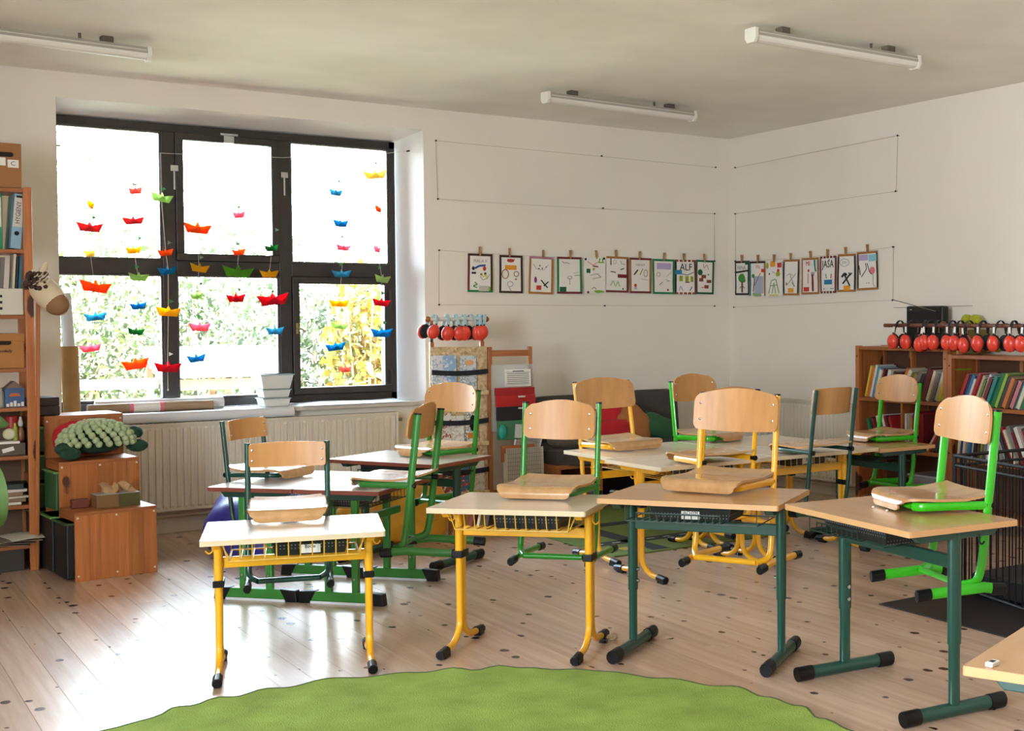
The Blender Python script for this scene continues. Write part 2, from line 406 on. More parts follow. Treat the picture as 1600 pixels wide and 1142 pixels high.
for i in range(3):
    for j, (za, zb) in enumerate(((WZ0 + 0.06, TZ - 0.05), (TZ + 0.05, WZ1 - 0.055))):
        xa, xb = xs[2 * i], xs[2 * i + 1]
        opens = (i, j) in ((1, 1), (2, 0))
        t = 0.052 if opens else 0.014
        yy = FY0 - 0.022 if opens else FY0 + 0.004
        s_ = MB()
        for (a, b, c, d) in ((xa, xb, za, za + t), (xa, xb, zb - t, zb), (xa, xa + t, za + t, zb - t), (xb - t, xb, za + t, zb - t)):
            s_.box(a, yy, c, b, FY1 - 0.01, d)
        sash = s_.build('sash' if opens else 'glazing_bead', FR if opens else DECO, w1, bevel=0.004)
        MB().box(xa + t, FY0 + 0.035, za + t, xb - t, FY0 + 0.041, zb - t).build('pane', GL, sash if opens else w1)
        if opens and j == 0:
            h = MB().box(xa + 0.018, yy - 0.012, 1.34, xa + 0.036, yy, 1.42); h.tube([(xa + 0.027, yy - 0.03, 1.385), (xa + 0.08, yy - 0.032, 1.36)], 0.008)
            h.tube([(xa + 0.027, yy, 1.385), (xa + 0.027, yy - 0.03, 1.385)], 0.007); h.build('handle', mat('brass_handle', '#9a8a5a', 0.35, metal=0.8), sash)
            for hz in (1.0, 1.62): MB().tube([(xb - 0.012, yy - 0.012, hz - 0.05), (xb - 0.012, yy - 0.012, hz + 0.05)], 0.011).build('hinge', FR, sash)
        if opens and j == 1:
            top = MB().box((xa + xb) / 2 - 0.035, yy - 0.03, zb - 0.055, (xa + xb) / 2 + 0.035, yy - 0.002, zb - 0.005)
            top.tube([((xa + xb) / 2 - 0.06, yy - 0.03, zb + 0.005), ((xa + xb) / 2 + 0.06, yy - 0.03, zb + 0.005)], 0.009); top.build('latch', STEEL, sash)
for mx in (M1 + 0.03, M2 - 0.01):
    st = MB().box(mx - 0.02, FY0 - 0.03, 2.49, mx + 0.03, FY0 - 0.004, 2.53).box(mx + 0.0, FY0 - 0.02, 2.36, mx + 0.012, FY0 - 0.008, 2.5); st.build('stay', STEEL, w1)
SILL = mat('sill_board', '#c9c4bc', 0.35, noise=0.05)
MB().box(1.36, YW - 0.075, 0.795, 3.93, 9.54, 0.825).build('sill', SILL, w1, bevel=0.005)
MB().box(1.39, 9.60, 0.79, 3.8, 9.78, 0.815).build('outer_sill', STEEL, w1)
ya, yb, za, zb = SIDE_WIN
o = bpy.data.objects.new('window_2', None); COL.objects.link(o); struct(o)
X0, X1 = XL - 0.34, XL - 0.27; m = MB()
m.box(X0, ya, za, X1, yb, za + 0.06).box(X0, ya, zb - 0.06, X1, yb, zb).box(X0, ya, za + 0.06, X1, ya + 0.06, zb - 0.06).box(X0, yb - 0.06, za + 0.06, X1, yb, zb - 0.06).box(X0, (ya + yb) / 2 - 0.04, za + 0.06, X1, (ya + yb) / 2 + 0.04, zb - 0.06)
m.build('window_frame', FR, o, bevel=0.004)

# ------------------------------------------------------------------ garden outside
GZ = -0.25
struct(MB().box(-8, YW + WT, GZ - 0.1, 12, 11.6, GZ + 0.01).build('ground_bounce_strip', mat('pale_bounce_surface', '#d6d0c6', 0.9, noise=0.1, nscale=4)))  # added pale ground, mostly unseen, reflects daylight up to the ceiling
struct(MB().box(-30, YW + WT, GZ - 0.2, 30, 45, GZ).build('ground_garden', mat('lawn', '#6f7058', 0.95, noise=0.3, nscale=3)))
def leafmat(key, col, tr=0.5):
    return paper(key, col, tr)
def foliage(mb, rng, n, fn, size, stretch=1.8):
    for _ in range(n):
        c = Vector(fn(rng)); a = Vector((rng.gauss(0, 1), rng.gauss(0, 1), rng.gauss(0, 1))).normalized()
        b = a.cross(Vector((rng.gauss(0, 1), rng.gauss(0, 1), rng.gauss(0, 1)))).normalized(); s_ = size * rng.uniform(0.6, 1.4)
        mb.add([c - a * s_ * stretch / 2, c + b * s_ * 0.4, c + a * s_ * stretch / 2, c - b * s_ * 0.4], [(0, 1, 2, 3)])
def shrub(name, label, cat, base, rx, ry, h, n, size, cols, twigs=16, group=None, seed=1, gap=0.0):
    r = random.Random(seed); t = thing(name, label, cat, base, 0, group)
    tw = MB()
    for k in range(twigs):
        a = r.uniform(0, 2 * pi); q = r.uniform(0.3, 1.0); x1, y1 = cos(a) * rx * q, sin(a) * ry * q
        p = [(x1 * 0.15, y1 * 0.15, 0), (x1 * 0.5, y1 * 0.5, h * 0.45), (x1 * 0.9 + r.uniform(-.1, .1), y1 * 0.9, h * r.uniform(0.75, 0.98))]
        tw.tube(fillet(p, 0.4, 3), lambda u: 0.02 * (1 - 0.75 * u), n=5)
    tw.build('stems', mat('bark', '#6e5f4c', 0.9), t)
    for ci, c in enumerate(cols):
        m = MB()
        def fn(r):
            while True:
                a = r.uniform(0, 2 * pi); z = r.uniform(gap, 1); q = sqrt(r.random()); lim = 0.75 + 0.3 * sin(3 * a + z * 7 + seed) * 0.5
                return (cos(a) * rx * q * lim, sin(a) * ry * q * lim, z * h * (0.85 + 0.15 * cos(a * 2 + seed)))
        foliage(m, r, n // len(cols), fn, size)
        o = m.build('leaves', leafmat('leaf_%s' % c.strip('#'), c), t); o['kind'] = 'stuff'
    return t
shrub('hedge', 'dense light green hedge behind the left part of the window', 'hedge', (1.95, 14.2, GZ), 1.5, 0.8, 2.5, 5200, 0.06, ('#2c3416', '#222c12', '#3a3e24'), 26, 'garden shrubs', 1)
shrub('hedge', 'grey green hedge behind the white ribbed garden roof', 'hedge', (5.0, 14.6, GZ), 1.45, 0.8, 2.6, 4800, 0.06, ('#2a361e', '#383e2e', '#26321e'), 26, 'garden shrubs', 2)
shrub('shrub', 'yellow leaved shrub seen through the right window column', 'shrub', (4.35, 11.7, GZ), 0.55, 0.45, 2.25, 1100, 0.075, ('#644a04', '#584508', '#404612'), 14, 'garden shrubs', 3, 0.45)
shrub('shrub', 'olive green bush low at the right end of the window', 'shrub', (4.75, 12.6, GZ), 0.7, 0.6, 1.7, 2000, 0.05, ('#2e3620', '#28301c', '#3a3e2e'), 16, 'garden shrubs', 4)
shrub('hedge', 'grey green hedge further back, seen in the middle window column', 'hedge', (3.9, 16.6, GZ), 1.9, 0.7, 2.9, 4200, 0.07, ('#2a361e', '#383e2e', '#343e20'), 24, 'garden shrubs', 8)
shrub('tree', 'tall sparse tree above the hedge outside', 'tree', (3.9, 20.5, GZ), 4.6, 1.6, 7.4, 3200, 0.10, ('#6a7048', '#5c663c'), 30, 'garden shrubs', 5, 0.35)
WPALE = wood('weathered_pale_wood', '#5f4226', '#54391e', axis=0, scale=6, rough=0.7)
t = thing('garden_shelter', 'low wooden garden shelter with white ribbed roof outside', 'shelter', (3.25, 12.3, GZ))
rf = MB(); nR = 60
def rib(u, v): return (-0.62 + 1.24 * u, -0.05 + 0.75 * v, 1.17 + 0.24 * v + 0.008 * sin(u * pi * 0) + 0.03 * (1 if (int(v * 12) % 2) else 0))
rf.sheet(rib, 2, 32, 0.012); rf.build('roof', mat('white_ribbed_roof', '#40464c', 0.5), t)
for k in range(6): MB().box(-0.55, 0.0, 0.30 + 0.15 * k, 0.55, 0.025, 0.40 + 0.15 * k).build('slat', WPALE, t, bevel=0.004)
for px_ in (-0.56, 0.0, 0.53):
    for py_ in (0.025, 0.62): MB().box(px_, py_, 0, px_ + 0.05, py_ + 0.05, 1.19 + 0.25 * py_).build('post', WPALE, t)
t = thing('garden_bench', 'pale grey wooden garden bench outside the left window', 'bench', (2.25, 12.1, GZ))
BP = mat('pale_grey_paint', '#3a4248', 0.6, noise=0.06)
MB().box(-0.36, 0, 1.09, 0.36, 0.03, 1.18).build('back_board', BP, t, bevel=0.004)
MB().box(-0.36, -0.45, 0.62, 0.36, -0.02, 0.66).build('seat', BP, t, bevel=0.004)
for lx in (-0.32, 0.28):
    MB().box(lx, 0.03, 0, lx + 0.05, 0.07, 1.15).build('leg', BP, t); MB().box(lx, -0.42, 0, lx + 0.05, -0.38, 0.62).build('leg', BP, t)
t = thing('wooden_post', 'tall pale wooden post seen beside the right sash', 'post', (3.92, 12.6, GZ))
MB().box(-0.06, 0, 0, 0.03, 0.05, 1.55).build('post_board', WPALE, t, bevel=0.004); MB().box(-0.07, -0.01, 1.55, 0.04, 0.06, 1.58).build('cap', WPALE, t)

# ------------------------------------------------------------------ radiators
RAD = mat('radiator_enamel', '#d9d2c2', 0.4)
def radiator(label, loc, rotz, L, z0, z1, valve_side=1):
    """local: x along the length from 0 to L, front faces -y"""
    t = thing('radiator', label, 'radiator', loc, rotz, 'panel radiators under the walls'); m = MB(); n = int(L / 0.045)
    prof = []
    for k in range(n):
        x0 = 0.02 + (L - 0.04) * k / n; d = (L - 0.04) / n
        prof += [(x0, -0.0), (x0 + d * 0.30, -0.0), (x0 + d * 0.42, 0.010), (x0 + d * 0.88, 0.010)]
    prof.append((L - 0.02, 0.0)); m2 = len(prof)
    vs = []; zs = (z0 + 0.012, z0 + 0.03, z0 + 0.045, z1 - 0.045, z1 - 0.03, z1 - 0.012)
    for zi, z in enumerate(zs):
        for (a, d) in prof: vs.append((a, (0 if zi in (0, 1, 4, 5) else -d) - 0.0, z))
    m.add(vs, [(j * m2 + i, j * m2 + i + 1, (j + 1) * m2 + i + 1, (j + 1) * m2 + i) for j in range(len(zs) - 1) for i in range(m2 - 1)])
    m.build('front_panel', RAD, t)
    MB().box(0.02, 0.005, z0 + 0.012, L - 0.02, 0.02, z1 - 0.012).box(0.02, 0.06, z0 + 0.012, L - 0.02, 0.075, z1 - 0.012).build('inner_panel', RAD, t)
    for xa in (0, L - 0.02): MB().box(xa, -0.012, z0, xa + 0.02, 0.085, z1).build('side_cover', RAD, t, bevel=0.004)
    g = MB().box(0.02, -0.012, z1 - 0.012, L - 0.02, -0.002, z1)
    for k in range(int(L / 0.03)): g.box(0.022 + 0.03 * k, -0.002, z1 - 0.006, 0.034 + 0.03 * k, 0.075, z1)
    g.box(0.02, 0.075, z1 - 0.012, L - 0.02, 0.085, z1); g.build('top_grille', RAD, t)
    xv = L + 0.02 if valve_side > 0 else -0.02
    MB().tube([(xv - 0.02 * valve_side, 0.04, z1 - 0.06), (xv + 0.025 * valve_side, 0.04, z1 - 0.06)], 0.012).build('valve', mat('valve_metal', '#8a7f70', 0.4, metal=0.6), t)
    p = MB()
    for xx in (0.15, L - 0.15): p.box(xx, 0.07, z0, xx + 0.03, 0.09, z1 - 0.1)
    p.build('bracket', RAD, t)
    MB().tube([(0.05, 0.05, z0 - 0.025), (L, 0.05, z0 - 0.025)], 0.012).build('pipe', mat('pipe_paint', '#b6aa98', 0.5), t)
    return t
radiator('long cream panel radiator under the window sill', (1.72, YW - 0.115, 0), 0, 1.90, 0.15, 0.755)
radiator('cream panel radiator on the right wall behind the yellow desks', (XR - 0.115, 8.72, 0), -pi / 2, 1.3, 0.12, 0.765)

# ------------------------------------------------------------------ ceiling lamps
LAMPG = mat('lamp_aluminium', '#b4b0a6', 0.4, metal=0.3); LAMPW = mat('lamp_diffuser', '#e3e0d8', 0.35); LAMPB = mat('lamp_bracket', '#5b5348', 0.6)
def lamp(label, x0, x1, y, z=2.985, rz=0.0):
    L = x1 - x0; t = thing('fluorescent_lamp', label, 'ceiling lamp', ((x0 + x1) / 2, y, z), rz, 'fluorescent ceiling lamps')
    h = L / 2
    MB().prism([(-0.035, 0.03), (0.035, 0.03), (0.045, 0.005), (0.045, -0.005), (-0.045, -0.005), (-0.045, 0.005)], -h, h, 'x').build('housing', LAMPG, t, bevel=0.003)
    m = MB(); pr = [(0.043 * cos(a), -0.006 + 0.036 * sin(a)) for a in [pi + pi * k / 8 for k in range(9)]]; m.prism(pr, -h + 0.012, h - 0.012, 'x'); m.build('diffuser', LAMPW, t)
    for s_ in (-1, 1):
        MB().prism([(-0.048, 0.034), (0.048, 0.034), (0.05, -0.02), (0.03, -0.046), (-0.03, -0.046), (-0.05, -0.02)], s_ * h - 0.012, s_ * h + 0.012, 'x').build('end_cap', LAMPW, t, bevel=0.004)
        bx_ = s_ * (h - 0.22); MB().box(bx_ - 0.03, -0.03, 0.03, bx_ + 0.03, 0.03, ZC - z).build('bracket', LAMPB, t, bevel=0.003)
    MB().tube([(h - 0.36, 0, 0.03), (h - 0.36, 0, ZC - z)], 0.008, 6).build('cable', LAMPB, t)
    MB().box(-h + 0.02, -0.047, 0.008, h - 0.02, -0.044, 0.012).build('trim_strip', LAMPW, t)
lamp('slim fluorescent ceiling lamp nearest the window wall corner', 4.23, 5.535, 7.93, rz=0.075)
lamp('slim fluorescent ceiling lamp at upper right above the bookcases', 4.21, 5.46, 5.51, rz=0.015)
lamp('slim fluorescent ceiling lamp at upper left before the window', 0.38, 1.69, 7.88, rz=0.095)

# ------------------------------------------------------------------ strings on the walls
STR = mat('grey_string', '#9c9484', 0.8)
def wall_string(label, segs, nails, wall):
    t = thing('wall_string', label, 'string', (0, 0, 0), 0, 'strings nailed to the walls')
    def P(a, z, off=0.012): return (a, YW - off, z) if wall == 'A' else (XR - off, a, z)
    for k, (a, b, sag) in enumerate(segs):
        pts = []
        for i in range(9):
            u = i / 8; pts.append(P(a[0] + (b[0] - a[0]) * u, a[1] + (b[1] - a[1]) * u - sag * 4 * u * (1 - u)))
        MB().tube(pts, 0.0013, 4).build('cord', STR, t)
    for (a, z) in nails:
        d = (0, -1, 0) if wall == 'A' else (-1, 0, 0)
        MB().tube([P(a, z, 0.0), P(a, z, 0.018)], 0.003, 6).tube([P(a, z, 0.016), P(a, z, 0.02)], 0.007, 8).build('nail', BLACKM, t)
A = [(3.986, 2.81), (6.622, 2.785), (3.997, 2.366), (6.608, 2.374), (4.003, 1.974), (6.606, 1.953), (3.998, 1.556), (6.604, 1.553)]
wall_string('zigzag grey string nailed to the wall right of the window', [(A[0], A[1], 0.0), (A[0], A[2], 0), (A[2], A[3], 0.01), (A[3], A[5], 0), (A[4], A[5], 0.02), (A[4], A[6], 0), (A[6], A[7], 0.0)], A + [(5.45, 2.80), (5.46, 2.366), (5.47, 1.552)], 'A')
B = [(9.087, 2.783), (7.02, 2.827), (9.089, 2.374), (7.04, 2.407), (9.091, 1.953), (7.068, 1.985), (9.113, 1.542), (7.074, 1.579)]
wall_string('zigzag grey string nailed to the right wall above the bookcases', [(B[0], B[1], 0.0), (B[1], B[3], 0), (B[2], B[3], 0.0), (B[2], B[4], 0), (B[4], B[5], 0.02), (B[5], B[7], 0), (B[6], B[7], 0.0)], B, 'B')
# ================================================================== DESKS
def dotmat(key, base, dot, scale=70.0):
    if key in MATS: return MATS[key]
    m = mat(key, base, 0.5); n = m.node_tree; L = n.links.new; b = n.nodes['Principled BSDF']
    tcn = n.nodes.new('ShaderNodeTexCoord'); v = n.nodes.new('ShaderNodeTexVoronoi'); v.inputs['Scale'].default_value = scale; v.inputs['Randomness'].default_value = 0.0
    L(tcn.outputs['Object'], v.inputs['Vector'])
    c = n.nodes.new('ShaderNodeMath'); c.operation = 'LESS_THAN'; c.inputs[1].default_value = 0.24; L(v.outputs['Distance'], c.inputs[0])
    mx = n.nodes.new('ShaderNodeMix'); mx.data_type = 'RGBA'; mx.inputs[6].default_value = lin(base); mx.inputs[7].default_value = lin(dot)
    L(c.outputs[0], mx.inputs[0]); L(mx.outputs[2], b.inputs['Base Color']); return m
TRAYM = dotmat('perforated_tray', '#17171a', '#77767a')
def tabletop(t, W, D, h, topm, edgem, th=0.022):
    m = MB(); m.prism(rrect(W, D, 0.008, 2), h - th, h - 0.0015, 'z'); e = m.build('edge_band', edgem, t)
    MB().prism(rrect(W - 0.003, D - 0.003, 0.007, 2), h - 0.003, h, 'z').build('tabletop', topm, t)
def hook(t, x, y, z, m, s=1):
    MB().tube(fillet([(x, y, z), (x, y, z - 0.03), (x + 0.016 * s, y, z - 0.04), (x + 0.028 * s, y, z - 0.025)], 0.012, 4), 0.0032, 6).build('hook', m, t)
def desk_yellow(label, x, y, a, h, W=0.70, D=0.50, topm=None, edgem=None, ribs=(-0.25, 0.25)):
    t = thing('school_desk', label, 'desk', (x, y, 0), a, 'single school desks')
    tabletop(t, W, D, h, topm or TOPL, edgem or EDGEL)
    lx = W / 2 - 0.055; lb = h - 0.022
    for s in (-1, 1):
        for q in (-1, 1):
            y0 = q * 0.018
            MB().tube([(s * lx, y0, lb), (s * lx, y0, lb * 0.66)], 0.0175, 10).build('sleeve', YEL, t, smooth=True)
            p = fillet([(s * lx, y0, lb * 0.67), (s * lx, y0, 0.085), (s * lx, y0 + q * 0.07, 0.032), (s * lx, q * 0.235, 0.022)], 0.07, 6)
            lg = MB().tube(p, 0.0150, 10).build('leg', YEL, t, smooth=True)
            MB().tube([(s * lx, q * 0.17, 0.027), (s * lx, q * 0.20, 0.025), (s * lx, q * 0.245, 0.021)], 0.0205, 8).box(s * lx - 0.016, q * 0.20 - 0.02, 0, s * lx + 0.016, q * 0.20 + 0.04, 0.02).build('foot_cap', BLACK, lg, bevel=0.003)
        MB().box(s * lx - 0.022, -0.041, lb * 0.635, s * lx + 0.022, 0.041, lb * 0.685).build('clamp', BLACK, t, bevel=0.004)
        MB().prism([(-0.19, lb), (0.19, lb), (0.16, lb - 0.03), (-0.16, lb - 0.03)], s * lx - 0.016, s * lx + 0.016, 'x').build('side_bracket', YEL, t, bevel=0.003)
        hook(t, s * (lx + 0.02), -0.02, lb - 0.03, YEL, s)
    MB().box(-lx, -0.012, lb - 0.132, lx, 0.012, lb - 0.088).build('crossbar', YEL, t, bevel=0.004)
    b = MB(); zb, zt = lb - 0.078, lb - 0.004; x0, x1 = ribs; yf, yr = -0.19, 0.10; r = 0.0028
    n = int((x1 - x0) / 0.042)
    for k in range(n + 1):
        xx = x0 + (x1 - x0) * k / n; sk = 0.018 * (1 if k == 0 else -1 if k == n else 0)
        b.tube([(xx - sk, yf, zt), (xx, yf + 0.015, zb), (xx, yr, zb), (xx, yr, zt)], r, 5)
    b.tube([(x0, yf, zt), (x1, yf, zt)], r * 1.3, 5).tube([(x0, yf + 0.015, zb), (x1, yf + 0.015, zb)], r * 1.3, 5).tube([(x0, yr, zb), (x1, yr, zb)], r * 1.3, 5)
    b.tube([(x0 - 0.03, yf + 0.05, zt), (x0 + 0.005, yf + 0.06, zb), (x0 + 0.005, yr, zb)], r, 5).tube([(x1 + 0.03, yf + 0.05, zt), (x1 - 0.005, yf + 0.06, zb), (x1 - 0.005, yr, zb)], r, 5)
    b.build('wire_basket', mat('pale_yellow_wire', '#d9a93c', 0.35), t)
    return t
def desk_tleg(label, x, y, a, h, W=0.79, D=0.51, topm=None, edgem=None, fence=(-0.25, 0.12), colm=None):
    G = colm or DGREEN
    t = thing('school_desk', label, 'desk', (x, y, 0), a, 'single school desks')
    tabletop(t, W, D, h, topm or TOPB, edgem or EDGEB)
    lx = W / 2 - 0.06; lb = h - 0.022
    for s in (-1, 1):
        sl = MB().tube([(s * lx, 0, lb), (s * lx, 0, 0.27)], 0.029, 12, ry=0.021, up=(0, 1, 0)).build('sleeve', G, t, smooth=True)
        MB().tube([(s * lx, 0, 0.29), (s * lx, 0, 0.03)], 0.0245, 12, ry=0.0175, up=(0, 1, 0)).build('leg', G, t, smooth=True)
        ft = MB().tube([(s * lx, -0.19, 0.03), (s * lx, 0.19, 0.03)], 0.026, 12, ry=0.022).build('foot', G, t, smooth=True)
        for q in (-1, 1):
            MB().tube([(s * lx, q * 0.165, 0.03), (s * lx, q * 0.225, 0.03), (s * lx, q * 0.236, 0.029)], 0.0295, 12, ry=0.026).build('foot_cap', BLACK, ft, smooth=True)
        MB().prism([(-0.205, lb), (0.205, lb), (0.17, lb - 0.032), (-0.17, lb - 0.032)], s * lx - 0.02, s * lx + 0.02, 'x').build('side_bracket', G, t, bevel=0.003)
        for k, zz in enumerate((0.31, 0.36)):
            MB().tube([(s * (lx - 0.015), 0, zz), (s * (lx - 0.03), 0, zz)], 0.008, 8).build('bolt', STEEL, sl)
        hook(t, s * (lx + 0.02), 0.1, lb - 0.02, BLACKM, s)
    MB().box(-lx, -0.014, lb - 0.142, lx, 0.014, lb - 0.094).build('crossbar', G, t, bevel=0.004)
    b = MB(); zb, zt = lb - 0.080, lb - 0.045; x0, x1 = fence; yf, yr = -0.17, 0.10; r = 0.0026; n = max(2, int((x1 - x0) / 0.03))
    for k in range(n + 1):
        xx = x0 + (x1 - x0) * k / n; b.tube([(xx, yf, zt), (xx, yf, zb), (xx, yr, zb), (xx, yr, zt + 0.05)], r, 5)
    b.tube([(x0, yf, zt), (x1, yf, zt)], r * 1.3, 5).tube([(x0 - 0.05, yf, zb), (x1 + 0.16, yf, zb)], r * 1.3, 5).tube([(x0 - 0.05, yr, zb), (x1 + 0.16, yr, zb)], r * 1.3, 5)
    for xx in (x0 - 0.05, x1 + 0.16): b.tube([(xx, yf, lb), (xx, yf, zb), (xx, yr, zb), (xx, yr, lb)], r, 5)
    b.build('wire_basket', mat('dark_green_wire', '#16322c', 0.4), t)
    return t
def desk_frame(label, x, y, a, h, W=0.74, D=0.48):
    t = thing('school_desk', label, 'desk', (x, y, 0), a, 'single school desks'); G = MGREEN
    tabletop(t, W, D, h, TOPW, EDGER)
    lx = W / 2 - 0.06; lb = h - 0.022
    for s in (-1, 1):
        for q in (-0.075, 0.075):
            lg = MB().box(s * lx - 0.014, q - 0.018, 0.05, s * lx + 0.014, q + 0.018, lb).build('leg', G, t, bevel=0.004)
            MB().tube([(s * (lx - 0.012), q, 0.13), (s * (lx - 0.02), q, 0.13)], 0.006, 8).tube([(s * (lx + 0.012), q, 0.13), (s * (lx + 0.018), q, 0.13)], 0.006, 8).build('bolt', STEEL, lg)
        ft = MB().prism([(-0.18, 0.012), (0.18, 0.012), (0.15, 0.062), (-0.15, 0.062)], s * lx - 0.018, s * lx + 0.018, 'x').build('foot', G, t, bevel=0.004)
        MB().box(s * lx - 0.02, -0.17, 0.0, s * lx + 0.02, 0.17, 0.012).build('foot_strip', mat('white_strip', '#d9dde0', 0.4), ft)
        for q in (-1, 1):
            MB().prism([(q * 0.14, 0.066), (q * 0.23, 0.06), (q * 0.2385, 0.0), (q * 0.175, 0.0)], s * lx - 0.022, s * lx + 0.022, 'x').build('foot_cap', BLACK, ft, bevel=0.004)
        MB().prism([(-0.2, lb), (0.2, lb), (0.17, lb - 0.035), (-0.17, lb - 0.035)], s * lx - 0.016, s * lx + 0.016, 'x').build('side_bracket', mat('deep_green', '#123c2c', 0.4), t, bevel=0.003)
        hook(t, s * (lx - 0.03), -0.1, lb - 0.02, BLACKM, -s)
    MB().box(-lx, -0.012, lb - 0.19, lx, 0.012, lb - 0.15).build('crossbar', G, t, bevel=0.004)
    b = MB(); zb = lb - 0.09
    for k in range(12): xx = -0.22 + 0.04 * k; b.tube([(xx, -0.18, lb), (xx, -0.18, zb), (xx, 0.08, zb), (xx, 0.08, lb)], 0.0025, 4)
    b.tube([(-0.24, -0.18, zb), (0.24, -0.18, zb)], 0.0035, 4).tube([(-0.24, 0.08, zb), (0.24, 0.08, zb)], 0.0035, 4)
    b.build('wire_basket', mat('dark_green_wire', '#16322c', 0.4), t)
    return t
def tray(label, d, lx, ly, z, W=0.30, Dp=0.22, H=0.065, word=None, m=None, side=-1):
    t = thing('tray', label, 'tray', d.matrix_basis @ Vector((lx, ly, z)), d.rotation_euler.z, 'black trays under the desks')
    b = MB(); w2, d2 = W / 2, Dp / 2; k = 0.015; q = 0.004
    b.add([(-w2 + k, -d2 + k, 0), (w2 - k, -d2 + k, 0), (w2 - k, d2 - k, 0), (-w2 + k, d2 - k, 0), (-w2, -d2, H), (w2, -d2, H), (w2, d2, H), (-w2, d2, H),
           (-w2 + k + q, -d2 + k + q, q), (w2 - k - q, -d2 + k + q, q), (w2 - k - q, d2 - k - q, q), (-w2 + k + q, d2 - k - q, q), (-w2 + q, -d2 + q, H), (w2 - q, -d2 + q, H), (w2 - q, d2 - q, H), (-w2 + q, d2 - q, H)],
          [(0, 3, 2, 1), (8, 9, 10, 11)] + [(i, (i + 1) % 4, 4 + (i + 1) % 4, 4 + i) for i in range(4)] + [(8 + (i + 1) % 4, 8 + i, 12 + i, 12 + (i + 1) % 4) for i in range(4)] + [(4 + i, 4 + (i + 1) % 4, 12 + (i + 1) % 4, 12 + i) for i in range(4)])
    b.build('bin', m or TRAYM, t)
    MB().tube([(-w2, -d2, H), (w2, -d2, H), (w2, d2, H), (-w2, d2, H)], 0.004, 6, closed=True).build('rim', BLACK, t)
    if word:
        tilt = atan2(k, H); yy = side * (d2 - k * 0.45) ; o = side * 0.0015
        MB().box(-0.04, yy + o - 0.0005, H * 0.12, 0.04, yy + o + 0.0005, H * 0.92, None).build('name_label', WHITEP, t)
        text('lettering', word, 0.0205, INK, t, (0, yy + o + side * 0.0012, H * 0.55), (pi / 2, 0, 0 if side < 0 else pi), sx=0.9)
    return t

D1 = desk_yellow('low yellow tube desk with pale top, leftmost of the front row', 1.666, 5.323, -0.305, 0.587)
D2 = desk_yellow('yellow tube desk with pale top, second in the front row', 2.558, 4.990, -0.807, 0.650)
D3 = desk_tleg('dark green desk with beech top, third in the front row', 3.114, 4.404, -0.948, 0.700)
D4 = desk_tleg('dark green desk with beech top, rightmost of the front row by the rug', 3.381, 3.514, -1.668, 0.706, fence=(-0.29, -0.02))
D5 = desk_tleg('beech desk top cut off by the lower right picture corner', 2.575, 1.894, 0.38, 0.66, fence=(-0.25, 0.1))
GA = 0.72
G1L = desk_frame('green framed desk with red edge, left of the two pushed together', 2.1385, 6.9157, GA, 0.588)
G1R = desk_frame('green framed desk with red edge, right of the two pushed together', 2.4575, 6.5523, GA + pi, 0.588)
G2 = desk_tleg('dark green desk with red edge in front of the magazine rack', 2.955, 7.24, -1.058, 0.622, W=0.80, D=0.54, topm=TOPW, edgem=EDGER)
YH = 0.645
P1 = desk_yellow('yellow desk of the back group, at its near left corner', 4.135, 5.985, 0.04 + pi, YH, 0.83, 0.555)
P2 = desk_yellow('yellow desk of the back group, at its far left corner', 4.185, 6.555, 0.04, YH, 0.83, 0.555)
P3 = desk_yellow('yellow desk of the back group, at its near right side', 4.965, 6.005, 0.01 + pi, YH, 0.80, 0.555)
P4 = desk_yellow('yellow desk of the back group, at its far right side', 5.00, 6.565, 0.01, YH, 0.78, 0.55)
G4 = desk_tleg('dark green desk with beech top beside the bookcase, under a bright green chair', 5.63, 6.10, -pi / 2, 0.632, W=0.72, D=0.48)
zt = lambda h: h - 0.022 - 0.0738
tray('black perforated tray with name label in the leftmost front desk', D1, 0.06, -0.03, zt(0.587), 0.30, 0.24, 0.062, 'Bodie')
tray('black perforated tray in the basket of the second front desk', D2, 0.06, -0.04, zt(0.650), 0.30, 0.24, 0.062)
tray('black tray labelled JACHYM under the third front desk', D3, -0.02, -0.03, 0.7 - 0.022 - 0.0755, 0.36, 0.22, 0.060, 'JACHYM')
tray('black tray under the rightmost front desk', D4, -0.06, -0.04, 0.706 - 0.022 - 0.0755, 0.40, 0.24, 0.060)
tray('black tray in the near left desk of the back group', P1, -0.10, -0.04, zt(YH), 0.32, 0.22, 0.06, 'Max', side=1)
tray('black tray with white label in the near right back desk', P3, 0.0, -0.04, zt(YH), 0.32, 0.22, 0.06, 'Jul', side=1)
tray('black tray under the red edged desk by the magazine rack', G2, -0.05, -0.06, 0.622 - 0.022 - 0.0755, 0.36, 0.22, 0.06)
tray('black tray with small label under the right green framed desk', G1R, 0.05, -0.05, 0.588 - 0.022 - 0.085, 0.36, 0.22, 0.06, 'M', side=1)
# books and papers in the basket of the second desk
for k, (c, wd) in enumerate((('#7a2f28', 0.018), ('#c9b9a0', 0.012), ('#3a2c28', 0.02))):
    o = MB().box(-wd / 2, -0.10, 0, wd / 2, 0.06, 0.072).build('exercise_book', mat('exbook%d' % k, c, 0.6), None, D2.matrix_basis @ Vector((-0.20 + 0.035 * k, -0.03, zt(0.650) + 0.0035)), (0, 0.2, D2.rotation_euler.z), bevel=0.002)
    tag(o, ['dark red exercise book upright in the second desk basket', 'thin cream exercise book upright in the second desk basket', 'dark brown exercise book upright in the second desk basket'][k], 'exercise book', 'exercise books in the desk basket')

